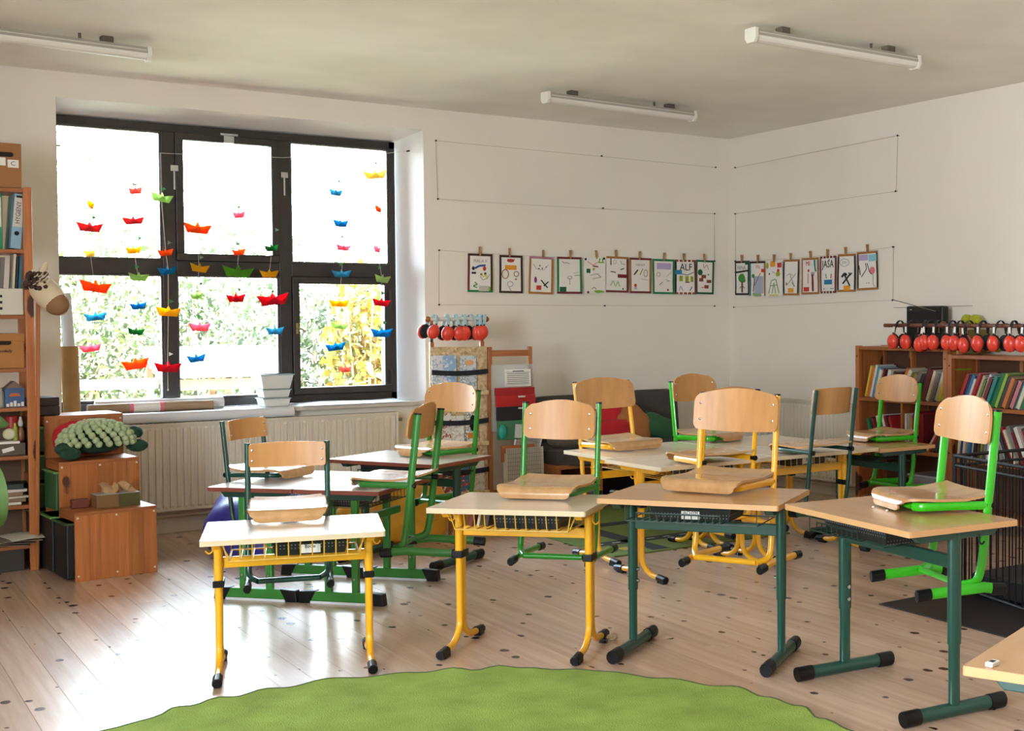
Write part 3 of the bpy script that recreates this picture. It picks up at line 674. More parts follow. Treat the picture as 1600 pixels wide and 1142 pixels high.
# ================================================================== CHAIRS
def chair(label, x, y, a, ztop, frame, zs=0.40, back='tall', sep=0.37, seat_d=0.34, seat_w=0.37, flat=False, seatm=None, lean=0.12, feet=(0.27, -0.16), bdim=None):
    """local frame: uprights at y=0, seat towards -y; ztop = height of the surface the seat lip rests on"""
    lip = 0.058
    t = thing('school_chair', label, 'chair', (x, y, ztop + lip - zs), a, 'school chairs put up on the desks')
    hx = sep / 2; top = zs + {'tall': 0.345, 'round': 0.325, 'low': 0.25}[back]
    r = 0.0135; ry = 0.0135
    if flat: r, ry = 0.0185, 0.011
    if back == 'low': r = ry = 0.0125
    bh, bw, b0 = {'tall': (0.165, sep + 0.045, zs + 0.185), 'round': (0.155, sep + 0.045, zs + 0.20), 'low': (0.105, sep - 0.012, zs + 0.15)}[back]
    if bdim: bh, bw, b0 = bdim[0], sep + bdim[1], zs + bdim[2]
    base = 0.045; top = max(top, b0 + bh * 0.93) if bdim and back == 'low' else top
    yt = lean * (top - zs)
    for s in (-1, 1):
        p = fillet([(s * hx, yt, top), (s * hx, 0, zs - 0.02), (s * hx, -0.025, 0.15), (s * hx, -0.045, base + 0.012), (s * (hx - 0.04), -0.10, base)], 0.07, 5)
        MB().tube(p, r, 10, ry=ry, up=(0, 1, 0)).build('upright', frame, t, smooth=True)
        MB().tube([(s * hx, yt + 0.0005, top - 0.002), (s * hx, yt + 0.001, top + 0.006)], r * 1.05, 10, ry=ry * 1.05, up=(0, 1, 0)).build('end_plug', BLACK if back != 'low' else frame, t)
        fz = 0.028
        ft = MB().tube([(s * (hx + 0.004), feet[0] - 0.04, fz), (s * (hx + 0.004), -0.02, fz + 0.010), (s * (hx + 0.004), feet[1] + 0.04, fz)], 0.015 if not flat else 0.021, 10, ry=0.013).build('foot', frame, t, smooth=True)
        for q0, q1 in ((feet[0] - 0.06, feet[0]), (feet[1] + 0.06, feet[1])):
            MB().tube([(s * (hx + 0.004), q0, fz), (s * (hx + 0.004), q1, fz - 0.004)], 0.0205 if not flat else 0.025, 8, ry=0.018).build('foot_cap', BLACK, ft, bevel=0.003)
        # seat side bar
        MB().tube(fillet([(s * hx, 0.0, zs - 0.034), (s * (hx - 0.012), -seat_d * 0.5, zs - 0.030), (s * (hx - 0.02), -seat_d * 0.80, zs - 0.030), (s * (hx - 0.06), -seat_d * 0.86, zs - 0.032)], 0.05, 4), 0.012 if back == 'low' else 0.017, 8, ry=0.009, up=(0, 0, 1)).build('seat_bar', frame, t, smooth=True)
        MB().tube([(s * (hx - 0.004), -0.012, zs - 0.033), (s * (hx - 0.004), 0.022, zs - 0.034)], 0.0145, 8).build('bar_plug', BLACK, t)
    MB().tube([(-hx + 0.04, -0.10, base), (hx - 0.04, -0.10, base)], r, 10, ry=ry, up=(0, 1, 0)).build('base_bar', frame, t, smooth=True)
    MB().tube([(-hx + 0.06, -seat_d * 0.86, zs - 0.032), (hx - 0.06, -seat_d * 0.86, zs - 0.032)], 0.011, 8).build('seat_crossbar', frame, t)
    # seat: moulded plywood with a front lip
    prof = [(0.025, 0.006), (-0.03, -0.006), (-0.30 * seat_d, -0.014), (-0.6 * seat_d, -0.010), (-0.82 * seat_d, -0.004), (-0.93 * seat_d, -0.005), (-0.975 * seat_d, -0.012), (-seat_d, -0.028), (-0.995 * seat_d, -0.050)]
    rc = 0.11 if back == 'round' else 0.05
    def seat(u, v):
        q = v * (len(prof) - 1); i = min(int(q), len(prof) - 2); f = q - i
        yy = prof[i][0] * (1 - f) + prof[i + 1][0] * f; zz = prof[i][1] * (1 - f) + prof[i + 1][1] * f
        w2 = seat_w / 2
        d = max(0.0, (-yy) - (seat_d - rc)); inset = (rc - sqrt(max(0, rc * rc - d * d))) * (0.85 if back == 'round' else 0.4)
        e = (2 * u - 1); zz += 0.006 * (e * e) * (1 - v)
        if v < 0.06: inset += 0.02
        if zz < -0.012 and v > 0.8: k = min(1.0, (-0.012 - zz) / 0.038); inset += 0.034 * (1 - sqrt(max(0.0, 1 - k * k)))
        return (e * (w2 - inset), yy, zs + zz)
    MB().sheet(seat, 12, 32, 0.010).build('seat', seatm or PLYS, t, smooth=True)
    rt = 0.075 if back == 'round' else (0.045 if back == 'tall' else 0.014); rb = 0.028 if back != 'low' else 0.012
    arch = {'tall': 0.022, 'round': 0.02, 'low': 0.004}[back]
    def rest_(u, v):
        e = 2 * u - 1; z = v * bh; w2 = bw / 2; inset = 0
        if bh - z < rt: k = rt - (bh - z); inset = rt - sqrt(max(0, rt * rt - k * k))
        if z < rb: k = rb - z; inset = rb - sqrt(max(0, rb * rb - k * k))
        xx = e * (w2 - inset); zz = b0 + z + arch * (1 - e * e) * v - 0.4 * arch * (1 - e * e) * (1 - v)
        cv = 0.030 * (1 - (xx / w2) ** 2)
        return (xx, lean * (zz - zs) - r - 0.007 - 0.012 + cv, zz)
    def samp(u, v):
        # denser rows near the rounded corners
        return rest_(u, 0.5 - 0.5 * cos(pi * v))
    br_ = MB().sheet(samp, 12, 14, 0.010).build('backrest', PLY, t, smooth=True)
    for s in (-1, 1):
        for zz in (b0 + bh * 0.28, b0 + bh * 0.72):
            xr = s * (bw / 2 - 0.03) if back != 'low' else s * (bw / 2 - 0.015)
            cv = 0.030 * (1 - (xr / (bw / 2)) ** 2); yy = lean * (zz - zs) - r - 0.007 - 0.012 + cv
            MB().blob((xr, yy - 0.005, zz), (0.0065, 0.004, 0.0065), 8, 4).build('rivet', STEEL, br_, smooth=True)
    return t
def on_desk(d, lx, ly): return d.matrix_basis @ Vector((lx, ly, 0))
def put(label, d, lx, ly, da, frame, **kw):
    p = on_desk(d, lx, ly); h = kw.pop('h'); return chair(label, p.x, p.y, d.rotation_euler.z + da, h, frame, **kw)
put('dark green chair with low backrest on the leftmost front desk', D1, -0.025, 0.42, 0.0, DGREEN, h=0.587, zs=0.385, back='low', sep=0.335, seat_d=0.33, seat_w=0.325, lean=0.05, feet=(0.10, -0.16))
put('green framed chair on the second front desk', D2, 0.045, 0.37, -0.03, GGREEN, h=0.650, zs=0.395, sep=0.36, bdim=(0.155, -0.012, 0.185))
put('yellow framed chair on the third front desk', D3, 0.03, 0.335, -0.16, YEL, h=0.700, zs=0.43, sep=0.38, seat_w=0.39, seat_d=0.36)
put('bright green chair with rounded backrest on the rightmost front desk', D4, 0.0, 0.335, -0.2, LGREEN, h=0.706, zs=0.385, back='round', flat=True, sep=0.385, seat_w=0.39, seat_d=0.34, feet=(0.07, -0.31))
chair('dark green chair with low backrest before the radiator, on the left green framed desk', 2.0, 7.19, 0.62, 0.588, DGREEN, zs=0.385, back='low', sep=0.32, seat_d=0.33, seat_w=0.31, lean=0.12, feet=(0.10, -0.16))
chair('green chair turned sideways on the right green framed desk', 2.60, 6.20, GA + pi + 0.12, 0.588, MGREEN, zs=0.40, back='round', flat=True, sep=0.36)
chair('green chair with rounded backrest in front of the magazine rack', 3.27, 7.35, -1.2, 0.622, GGREEN, zs=0.40, back='round', flat=True, sep=0.39, seat_w=0.38)
chair('yellow chair in front of the red sofa cushions', 4.10, 6.86, 0.03, YH, YEL, zs=0.42, sep=0.39, seat_w=0.39, lean=0.2)
chair('yellow chair seen from behind, half hidden by the front yellow chair', 4.10, 5.58, pi + 0.06, YH, YEL, zs=0.42, sep=0.37, lean=0.1)
chair('bright green chair at the far edge of the back desks near the room corner', 4.81, 6.92, 0.2, YH, LGREEN, zs=0.42, back='round', flat=True, sep=0.37)
chair('dark green chair seen from behind on the near right back desk', 4.86, 5.60, pi + 0.15, YH, DGREEN, zs=0.42, back='low', sep=0.36, seat_w=0.36, flat=True, lean=0.14, bdim=(0.15, -0.02, 0.185))
chair('bright green chair with rounded backrest in front of the left bookcase', 5.93, 6.16, -1.59, 0.632, LGREEN, zs=0.40, back='round', flat=True, sep=0.36)
# ================================================================== PAPER BOATS
BOATS = [
    [('y', 1.631, 2.219, 0.047), ('r', 1.621, 2.073, 0.159), ('py', 1.622, 1.898, 0.078), ('o', 1.645, 1.676, 0.187), ('lb', 1.65, 1.474, 0.136), ('p', 1.615, 1.263, 0.128)],
    [('s', 1.91, 2.333, 0.068), ('r', 1.894, 2.128, 0.129), ('y', 1.891, 1.927, 0.084), ('pg', 1.916, 1.744, 0.133), ('b', 1.917, 1.547, 0.098), ('g', 1.894, 1.372, 0.097), ('o', 1.894, 1.149, 0.177)],
    [('pg', 2.072, 2.294, 0.144), ('o', 2.095, 1.916, 0.083), ('b', 2.109, 1.792, 0.117), ('y', 2.105, 1.508, 0.166), ('cr', 2.094, 1.122, 0.17)],
    [('o', 2.303, 2.092, 0.179), ('y', 2.311, 1.814, 0.119), ('pg', 2.296, 1.62, 0.094), ('p', 2.309, 1.4, 0.153), ('b', 2.289, 1.18, 0.12)],
    [('p', 2.591, 2.199, 0.093), ('o', 2.582, 1.934, 0.071), ('lg', 2.571, 1.792, 0.194), ('cr', 2.56, 1.604, 0.124)],
    [('g', 2.816, 1.968, 0.078), ('y', 2.795, 1.782, 0.127), ('cr', 2.824, 1.597, 0.206), ('lb', 2.83, 1.368, 0.119)],
    [('lb', 3.291, 2.398, 0.106), ('b', 3.326, 2.17, 0.121), ('p', 3.339, 1.989, 0.092), ('lb', 3.326, 1.792, 0.131), ('y', 3.304, 1.571, 0.141), ('pg', 3.302, 1.403, 0.126), ('b', 3.275, 1.245, 0.15), ('s', 3.346, 1.074, 0.059)],
    [('py', 3.598, 2.551, 0.166), ('o', 3.615, 2.29, 0.076), ('p', 3.601, 1.982, 0.076), ('pg', 3.638, 1.758, 0.121), ('cr', 3.626, 1.577, 0.141), ('b', 3.628, 1.347, 0.172)],
]
FLAGS = [
    [(1.638, 2.134), (1.644, 1.357)],
    [(1.89, 2.371), (1.92, 2.007), (1.897, 1.81)],
    [(2.077, 2.352), (2.108, 1.982), (2.114, 1.575), (2.104, 1.21)],
    [(2.317, 1.886), (2.314, 1.702), (2.298, 1.472)],
    [(2.578, 2.253), (2.565, 1.988), (2.574, 1.664)],
    [(2.841, 2.099), (2.807, 1.652)],
    [(3.306, 2.48), (3.325, 2.065), (3.308, 1.858)],
    [(3.594, 2.634), (3.609, 1.841), (3.632, 1.646), (3.644, 1.42)],
]
BC = {'y': ('yellow', '#f2cf1f'), 'r': ('red', '#d94a4e'), 'py': ('pale yellow', '#efdf8e'), 'o': ('orange', '#ef7a26'), 'lb': ('light blue', '#5fb9cf'), 'p': ('pink', '#ee93a6'),
      's': ('salmon', '#ef8f80'), 'pg': ('pale green', '#cfe3a6'), 'b': ('blue', '#1f9fc9'), 'g': ('green', '#2f9a4a'), 'cr': ('crimson', '#d8213f'), 'lg': ('lime green', '#84c83c')}
ORD = ['first', 'second', 'third', 'fourth', 'fifth', 'sixth', 'seventh', 'eighth', 'ninth', 'tenth', 'eleventh', 'twelfth', 'thirteenth', 'fourteenth', 'fifteenth', 'sixteenth', 'seventeenth', 'eighteenth', 'nineteenth', 'twentieth', 'twenty-first', 'twenty-second']
BY = 9.42
rng = random.Random(11)
wire = thing('hanging_wire', 'thin white wire stretched across the window carrying the boat threads', 'wire', (0, 0, 0))
MB().tube([(1.45, BY, 2.60), (2.12, BY, 2.598), (2.9, BY, 2.626), (3.6, BY - 0.02, 2.70), (3.82, BY - 0.06, 2.735)], 0.0018, 5).build('wire_strand', mat('white_wire', '#d8d4cc', 0.6), wire)
MB().tube([(3.82, BY - 0.06, 2.735), (3.845, BY - 0.07, 2.74)], 0.006, 6).build('nail', BLACKM, wire)
MB().tube([(1.40, BY, 2.60), (1.455, BY, 2.60)], 0.006, 6).build('nail', BLACKM, wire)
def wire_z(x): 
    P = [(1.4, 2.60), (2.12, 2.598), (2.9, 2.626), (3.6, 2.70), (3.9, 2.74)]
    for (a, b), (c, d) in zip(P, P[1:]):
        if a <= x <= c: return b + (d - b) * (x - a) / (c - a)
    return 2.6
FCOL = [paper('pennant_green', '#4f9a5a'), paper('pennant_grey_green', '#7f9a86'), paper('pennant_white', '#dfe3da'), paper('pennant_dark', '#3c4a44')]
for si, (boats, flags) in enumerate(zip(BOATS, FLAGS)):
    bx0 = sum(b[1] for b in boats) / len(boats)
    th = thing('boat_thread', '%s vertical white thread from the left strung with paper boats' % ORD[si], 'thread', (0, 0, 0), 0, 'boat threads in the window')
    zs_ = [wire_z(bx0)] + [b[2] for b in boats]; xs_ = [boats[0][1]] + [b[1] for b in boats]
    pts = [(x_, BY, z_) for x_, z_ in zip(xs_, zs_)]; pts.append((pts[-1][0], BY, pts[-1][2] - (0.06 if si != 2 else 0.16)))
    MB().tube(pts, 0.0016 if si != 2 else 0.0024, 5).build('thread_strand', THREAD, th)
    MB().blob(pts[-1], (0.006, 0.006, 0.009), 8, 6).build('knot', THREAD, th)
    for fi, (fx, fz) in enumerate(flags):
        s_ = 0.026; m = MB().sheet(lambda u, v: (fx + (u * s_) , BY - 0.004 + 0.004 * sin(3 * u), fz + (v - 0.5) * s_ * 1.1 * (1 - 0.92 * u)), 2, 2, 0.0012)
        m.build('pennant', FCOL[2] if (si, fi) == (2, 3) else FCOL[(si + fi) % 2 if fi % 4 != 2 else 0], th)
    for bi, (c, bx_, bz, bw_) in enumerate(boats):
        nm, hx_ = BC[c]; yaw = rng.uniform(-0.9, 0.9); real = max(bw_, 0.10) if bw_ < 0.17 else bw_
        if bw_ < real: yaw = math.acos(max(0.35, min(1, bw_ / real))) * rng.choice((-1, 1))
        else: yaw = rng.uniform(-0.25, 0.25)
        W_ = real * 1.1; H_ = W_ * (0.35 if bw_ > 0.125 else 0.42)
        t = thing('paper_boat', '%s folded paper boat, %s from the top on the %s thread' % (nm, ORD[bi], ORD[si]), 'paper boat', (bx_, BY, bz - H_ * 0.55), 0, 'paper boats hanging in the window')
        t.rotation_euler = (rng.uniform(-0.12, 0.12), rng.uniform(-0.14, 0.14), yaw)
        d_ = W_ * 0.15; h2 = H_
        for s in (-1, 1):
            m = MB(); e = 0.0006
            P = [Vector((-0.34 * W_, 0, 0)), Vector((0.34 * W_, 0, 0)), Vector((0.5 * W_, 0, h2)), Vector((0.20 * W_, s * d_, h2 * 0.78)), Vector((0, s * d_ * 1.1, h2 * 0.62)), Vector((-0.20 * W_, s * d_, h2 * 0.78)), Vector((-0.5 * W_, 0, h2))]
            n_ = Vector((0, s, 0)) * e * 2; Q = [p + n_ for p in P]
            fs = [(0, 1, 4), (1, 3, 4), (1, 2, 3), (0, 4, 5), (0, 5, 6)]; N = len(P)
            m.add(P + Q, fs + [tuple(N + i for i in reversed(f)) for f in fs] + [(i, (i + 1) % N, N + (i + 1) % N, N + i) for i in range(N)])
            m.build('hull_side', paper('boat_' + nm.replace(' ', '_'), hx_, 0.78), t)
        MB().sheet(lambda u, v: ((u - 0.5) * W_ * 0.42 * (1 - v * 0.98), 0.0, h2 * (0.05 + 1.12 * v)), 2, 3, 0.0014).build('peak', paper('boat_' + nm.replace(' ', '_'), hx_, 0.78), t)

# ================================================================== DRAWINGS ON THE WALLS
PEG = wood('clothespin_wood', '#b98a55', '#9f7143', axis=2, rough=0.6)
def mk(cname, hexc): return mat('paint_' + cname, hexc, 0.8)
PC = dict(brown='#3a2218', maroon='#6d2c2c', green='#1c7a4a', dgreen='#1f5a3c', ochre='#a8713a', mauve='#b07a8c', blue='#2a4a9a', sky='#2f7fa8', red='#c8352c', black='#211f22', orange='#e39a2c', yellow='#d8c43a', olive='#9aa52c', lime='#7fae3c', grey='#a9a69e', lgrey='#c4c1b8', purple='#8a1f7a', pink='#e07a8a', lilac='#b9a8d0', teal='#1f7f86', dred='#7a1f2c', rbrown='#8a4a34', cyan='#8fc9d4', bgrey='#a9b4c6', tree='#3f8f3a', trunk='#6a3a22', gr2='#8fb07a')
def drawing(label, wall, a0, a1, ztop, borders, marks, tilt=0.0, h=0.30):
    wd = abs(a1 - a0); c = (a0 + a1) / 2
    loc = (c, YW - 0.022, ztop) if wall == 'A' else (XR - 0.022, c, ztop)
    t = thing('drawing', label, 'drawing', loc, 0 if wall == 'A' else -pi / 2, "children's drawings pegged to the strings")
    t.rotation_euler = (0, tilt, 0 if wall == 'A' else -pi / 2)
    bend = 0.006
    def Y(xx, zz): return bend * sin(xx / wd * 2.2 + zz * 6 + len(label)) * min(1, -zz * 5)
    MB().sheet(lambda u, v: ((u - 0.5) * wd, Y((u - 0.5) * wd, -v * h), -v * h), 6, 6, 0.0008).build('sheet', WHITEP, t)
    def patch(name, x0, x1, z0, z1, col, lay=1):
        MB().sheet(lambda u, v: (x0 + (x1 - x0) * u, Y(x0 + (x1 - x0) * u, z1 + (z0 - z1) * v) - 0.0008 * lay - 0.0002, z1 + (z0 - z1) * v), 3, 3, 0.0005).build(name, mk(col, PC[col]), t)
    bw = 0.017
    for side, col in borders.items():
        if side == 't': patch('border_strip', -wd / 2, wd / 2, -bw, 0.001, col, 2)
        if side == 'b': patch('border_strip', -wd / 2, wd / 2, -h, -h + bw, col, 2)
        if side == 'l': patch('border_strip', -wd / 2 - 0.001, -wd / 2 + bw, -h, 0, col, 1.5)
        if side == 'r': patch('border_strip', wd / 2 - bw, wd / 2 + 0.001, -h, 0, col, 1.5)
        if side in 'TB':
            for k in range(5): patch('border_dash', -wd / 2 + wd * (k + 0.1) / 5, -wd / 2 + wd * (k + 0.8) / 5, (-bw if side == 'T' else -h), (0.001 if side == 'T' else -h + bw), col, 2)
    for mk_ in marks:
        kd, col = mk_[0], mk_[1]; m_ = mk(col, PC[col]); P = mk_[2:]
        X = lambda q: q * wd
        Z = lambda q: -q * h
        if kd == 'r': patch('painted_patch', X(P[0] - P[2] / 2), X(P[0] + P[2] / 2), Z(P[1] + P[3] / 2), Z(P[1] - P[3] / 2), col, 2.5)
        elif kd == 'l':
            pts = [(X(a), Y(X(a), Z(b)) - 0.002, Z(b)) for a, b in P[0]]; MB().tube(fillet(pts, 0.012, 3), P[1] if len(P) > 1 else 0.0018, 5).build('drawn_line', m_, t)
        elif kd == 'o':
            n = 14; pts = [(X(P[0] + P[2] * cos(2 * pi * k / n)), Y(X(P[0]), Z(P[1])) - 0.002, Z(P[1]) + P[3] * h * sin(2 * pi * k / n)) for k in range(n)]
            MB().tube(pts, P[4] if len(P) > 4 else 0.002, 5, closed=True).build('drawn_ring', m_, t)
        elif kd == 'e':
            MB().blob((X(P[0]), Y(X(P[0]), Z(P[1])) - 0.001, Z(P[1])), (P[2] * wd, 0.0012, P[3] * h), 12, 6).build('painted_blob', m_, t)
        elif kd == 't':
            text('lettering', P[0], P[3], m_, t, (X(P[1]), -0.003 + Y(X(P[1]), Z(P[2])), Z(P[2])), (pi / 2, 0, 0), 0.0004, sx=P[4] if len(P) > 4 else 1)
    return t
def peg(label, wall, a, ztop, tilt=0.0, dark=False):
    loc = (a, YW - 0.022, ztop + 0.022) if wall == 'A' else (XR - 0.022, a, ztop + 0.022)
    t = thing('clothespin', label, 'clothespin', loc, 0, 'wooden clothespins on the strings'); t.rotation_euler = (0, tilt, 0 if wall == 'A' else -pi / 2)
    for s in (-1, 1):
        MB().prism([(s * 0.001, -0.036), (s * 0.007, -0.034), (s * 0.008, 0.0), (s * 0.012, 0.034), (s * 0.006, 0.036), (s * 0.001, 0.0)], -0.006, 0.006, 'x').build('jaw', PEG, t, bevel=0.001)
    MB().tube([(-0.009, -0.008, 0.0), (-0.009, 0.008, 0.0), (0.009, 0.008, 0.0), (0.009, -0.008, 0.0)], 0.0016, 5, closed=True).build('spring', STEEL, t)
DA = [
 ('drawing with blue arc and red figure, maroon and green border', 4.234, 4.447, {'l': 'maroon', 'r': 'brown', 't': 'brown', 'b': 'green'}, [('t', 'grey', 'FIALA P', 0.0, .19, .035), ('l', 'blue', [(-.22, .38), (-.05, .31), (.2, .29)], .008), ('e', 'red', .17, .38, .07, .06), ('e', 'black', -.28, .38, .06, .05), ('r', 'black', -.26, .5, .18, .05), ('l', 'yellow', [(.05, .5), (.12, .62), (.2, .52), (.28, .66)], .004), ('e', 'black', .05, .53, .05, .03), ('e', 'black', .2, .51, .05, .03), ('l', 'grey', [(.0, .58), (.1, .68), (.3, .62), (.38, .52)], .003), ('l', 'tree', [(-.22, .74), (-.1, .8), (-.3, .84), (-.12, .88)], .004), ('r', 'lgrey', .15, .9, .4, .14), ('r', 'lime', .38, .9, .08, .1)]),
 ('drawing with red striped cap and orange bar, dark brown border', 4.502, 4.71, {'l': 'brown', 'r': 'brown', 't': 'brown', 'b': 'brown'}, [('e', 'red', -.02, .14, .16, .05), ('l', 'rbrown', [(-.15, .1), (0, .16), (.15, .1)], .004), ('r', 'orange', -.02, .32, .5, .12), ('o', 'ochre', -.26, .5, .14, .12, .004), ('o', 'rbrown', .22, .49, .1, .07, .003), ('e', 'mauve', .2, .63, .05, .025), ('o', 'grey', -.05, .76, .12, .07, .003), ('l', 'grey', [(-.1, .84), (0, .95)], .003)]),
 ('drawing with black dots, red square and crossed tools, ochre border', 4.767, 4.987, {'l': 'ochre', 'r': 'ochre', 't': 'mauve', 'b': 'ochre'}, [('l', 'grey', [(-.34, .2), (-.2, .33), (.1, .35), (.3, .2)], .002), ('e', 'black', -.06, .24, .03, .02), ('e', 'black', -.1, .32, .03, .02), ('e', 'black', .04, .31, .03, .02), ('e', 'black', .2, .27, .03, .02), ('e', 'purple', -.22, .62, .06, .09), ('r', 'red', -.08, .83, .2, .12), ('l', 'black', [(.0, .62), (.15, .74), (.28, .82)], .005), ('l', 'black', [(.3, .66), (.12, .78)], .005)]),
 ('mostly empty drawing with green sides and a small green square', 5.016, 5.249, {'l': 'green', 'r': 'green', 't': 'maroon', 'b': 'maroon'}, [('l', 'black', [(-.3, .12), (-.2, .17), (-.1, .15), (.0, .18)], .002), ('l', 'grey', [(.15, .44), (.4, .4)], .002), ('l', 'black', [(.2, .5), (.42, .49)], .002), ('o', 'grey', 0.0, .56, .09, .04, .003), ('l', 'grey', [(0.0, .58), (0.0, .76)], .003), ('r', 'dgreen', -.27, .88, .26, .13)]),
 ('borderless drawing with black corner dots and green square', 5.267, 5.482, {}, [('e', 'black', -.42, .06, .05, .035), ('e', 'black', .42, .03, .05, .035), ('e', 'dred', -.33, .97, .05, .035), ('l', 'pink', [(-.35, .12), (-.1, .22), (.1, .14)], .003), ('l', 'dred', [(-.1, .24), (.15, .26)], .005), ('r', 'dgreen', -.3, .38, .18, .12), ('e', 'olive', -.05, .33, .05, .04), ('l', 'grey', [(-.2, .5), (.1, .45), (.3, .55), (-.1, .6)], .004), ('l', 'tree', [(.2, .12), (.22, .03)], .004), ('l', 'tree', [(.35, .12), (.36, .02)], .004), ('r', 'lime', .28, .14, .3, .03), ('e', 'lime', .1, .95, .35, .04), ('l', 'black', [(-.15, .88), (-.05, .82), (.05, .88)], .002)]),
 ('drawing with dark red banner and black dash, thin brown border', 5.482, 5.702, {'t': 'ochre', 'r': 'maroon', 'b': 'maroon'}, [('l', 'black', [(-.3, .05), (-.3, .24)], .004), ('o', 'grey', -.12, .15, .06, .06), ('l', 'grey', [(.15, .1), (.18, .2), (.35, .2)], .003), ('l', 'black', [(-.3, .42), (-.08, .44)], .004), ('r', 'dred', .22, .54, .42, .1), ('l', 'black', [(.15, .36), (.3, .32)], .004), ('l', 'gr2', [(-.3, .82), (-.2, .66), (-.1, .82)], .003), ('l', 'gr2', [(-.08, .84), (0.02, .68), (.1, .84)], .003), ('e', 'black', .26, .9, .03, .03)]),
 ('drawing with three slanted feathers, ochre sides and maroon ends', 5.709, 5.934, {'l': 'ochre', 'r': 'ochre', 't': 'maroon', 'b': 'maroon'}, [('t', 'grey', 'DENLY', 0, .2, .03), ('l', 'black', [(-.3, .48), (-.12, .34)], .006), ('l', 'olive', [(-.02, .48), (.12, .3)], .005), ('o', 'grey', .25, .43, .08, .1, .004), ('l', 'grey', [(.05, .6), (.35, .62)], .002), ('e', 'red', -.24, .78, .06, .05), ('r', 'bgrey', -.24, .86, .12, .06)]),
 ('drawing with lilac patch, bright green border', 5.941, 6.173, {'l': 'green', 'r': 'green', 't': 'green', 'b': 'green'}, [('r', 'lilac', .02, .2, .66, .18), ('e', 'black', .22, .15, .05, .03), ('e', 'black', .3, .2, .05, .04), ('o', 'rbrown', -.24, .44, .08, .06), ('l', 'grey', [(.15, .5), (.4, .34)], .002), ('l', 'grey', [(.1, .58), (.3, .62), (.15, .64)], .002), ('l', 'rbrown', [(-.2, .74), (-.05, .66)], .003), ('e', 'rbrown', .2, .88, .05, .03)]),
 ('drawing lettered ALF with blue bar and three green cups', 6.173, 6.397, {'l': 'black', 'r': 'maroon', 'T': 'rbrown', 'B': 'rbrown'}, [('t', 'black', 'ALF', 0.02, .22, .085, .95), ('r', 'sky', -.34, .36, .32, .13), ('l', 'black', [(-.2, .41), (.1, .44), (.38, .36)], .003), ('r', 'olive', -.22, .54, .16, .16), ('r', 'olive', .06, .55, .16, .16), ('r', 'olive', .3, .56, .14, .16), ('r', 'dred', .08, .65, .2, .03), ('l', 'lilac', [(-.3, .9), (-.25, .75), (-.12, .9)], .004), ('l', 'blue', [(.2, .9), (.3, .78)], .004)]),
 ('drawing with green diamond and red brown boxes, dark green border', 6.397, 6.598, {'l': 'dgreen', 'r': 'dgreen', 't': 'dgreen', 'b': 'dgreen'}, [('l', 'rbrown', [(-.1, .1), (-.05, .25), (.1, .12), (.2, .28)], .002), ('e', 'dgreen', -.26, .36, .14, .09), ('r', 'rbrown', -.06, .48, .26, .1), ('r', 'rbrown', -.2, .58, .24, .1), ('r', 'rbrown', .24, .62, .26, .09), ('r', 'rbrown', .1, .78, .24, .1), ('l', 'red', [(-.2, .8), (-.05, .8)], .003), ('e', 'tree', .2, .42, .04, .03)])]
for i, (lb, a0, a1, bd, mks) in enumerate(DA):
    zt_ = [1.955, 1.95, 1.945, 1.95, 1.955, 1.965, 1.96, 1.955, 1.955, 1.957][i]; gap = 0.006
    drawing(lb, 'A', a0 + gap / 2, a1 - gap / 2, zt_, bd, mks, rng.uniform(-0.02, 0.03))
    peg('wooden clothespin holding the %s sheet from the window side' % ORD[i], 'A', (a0 + a1) / 2 + rng.uniform(-.015, .02), zt_, rng.uniform(-0.1, 0.1))
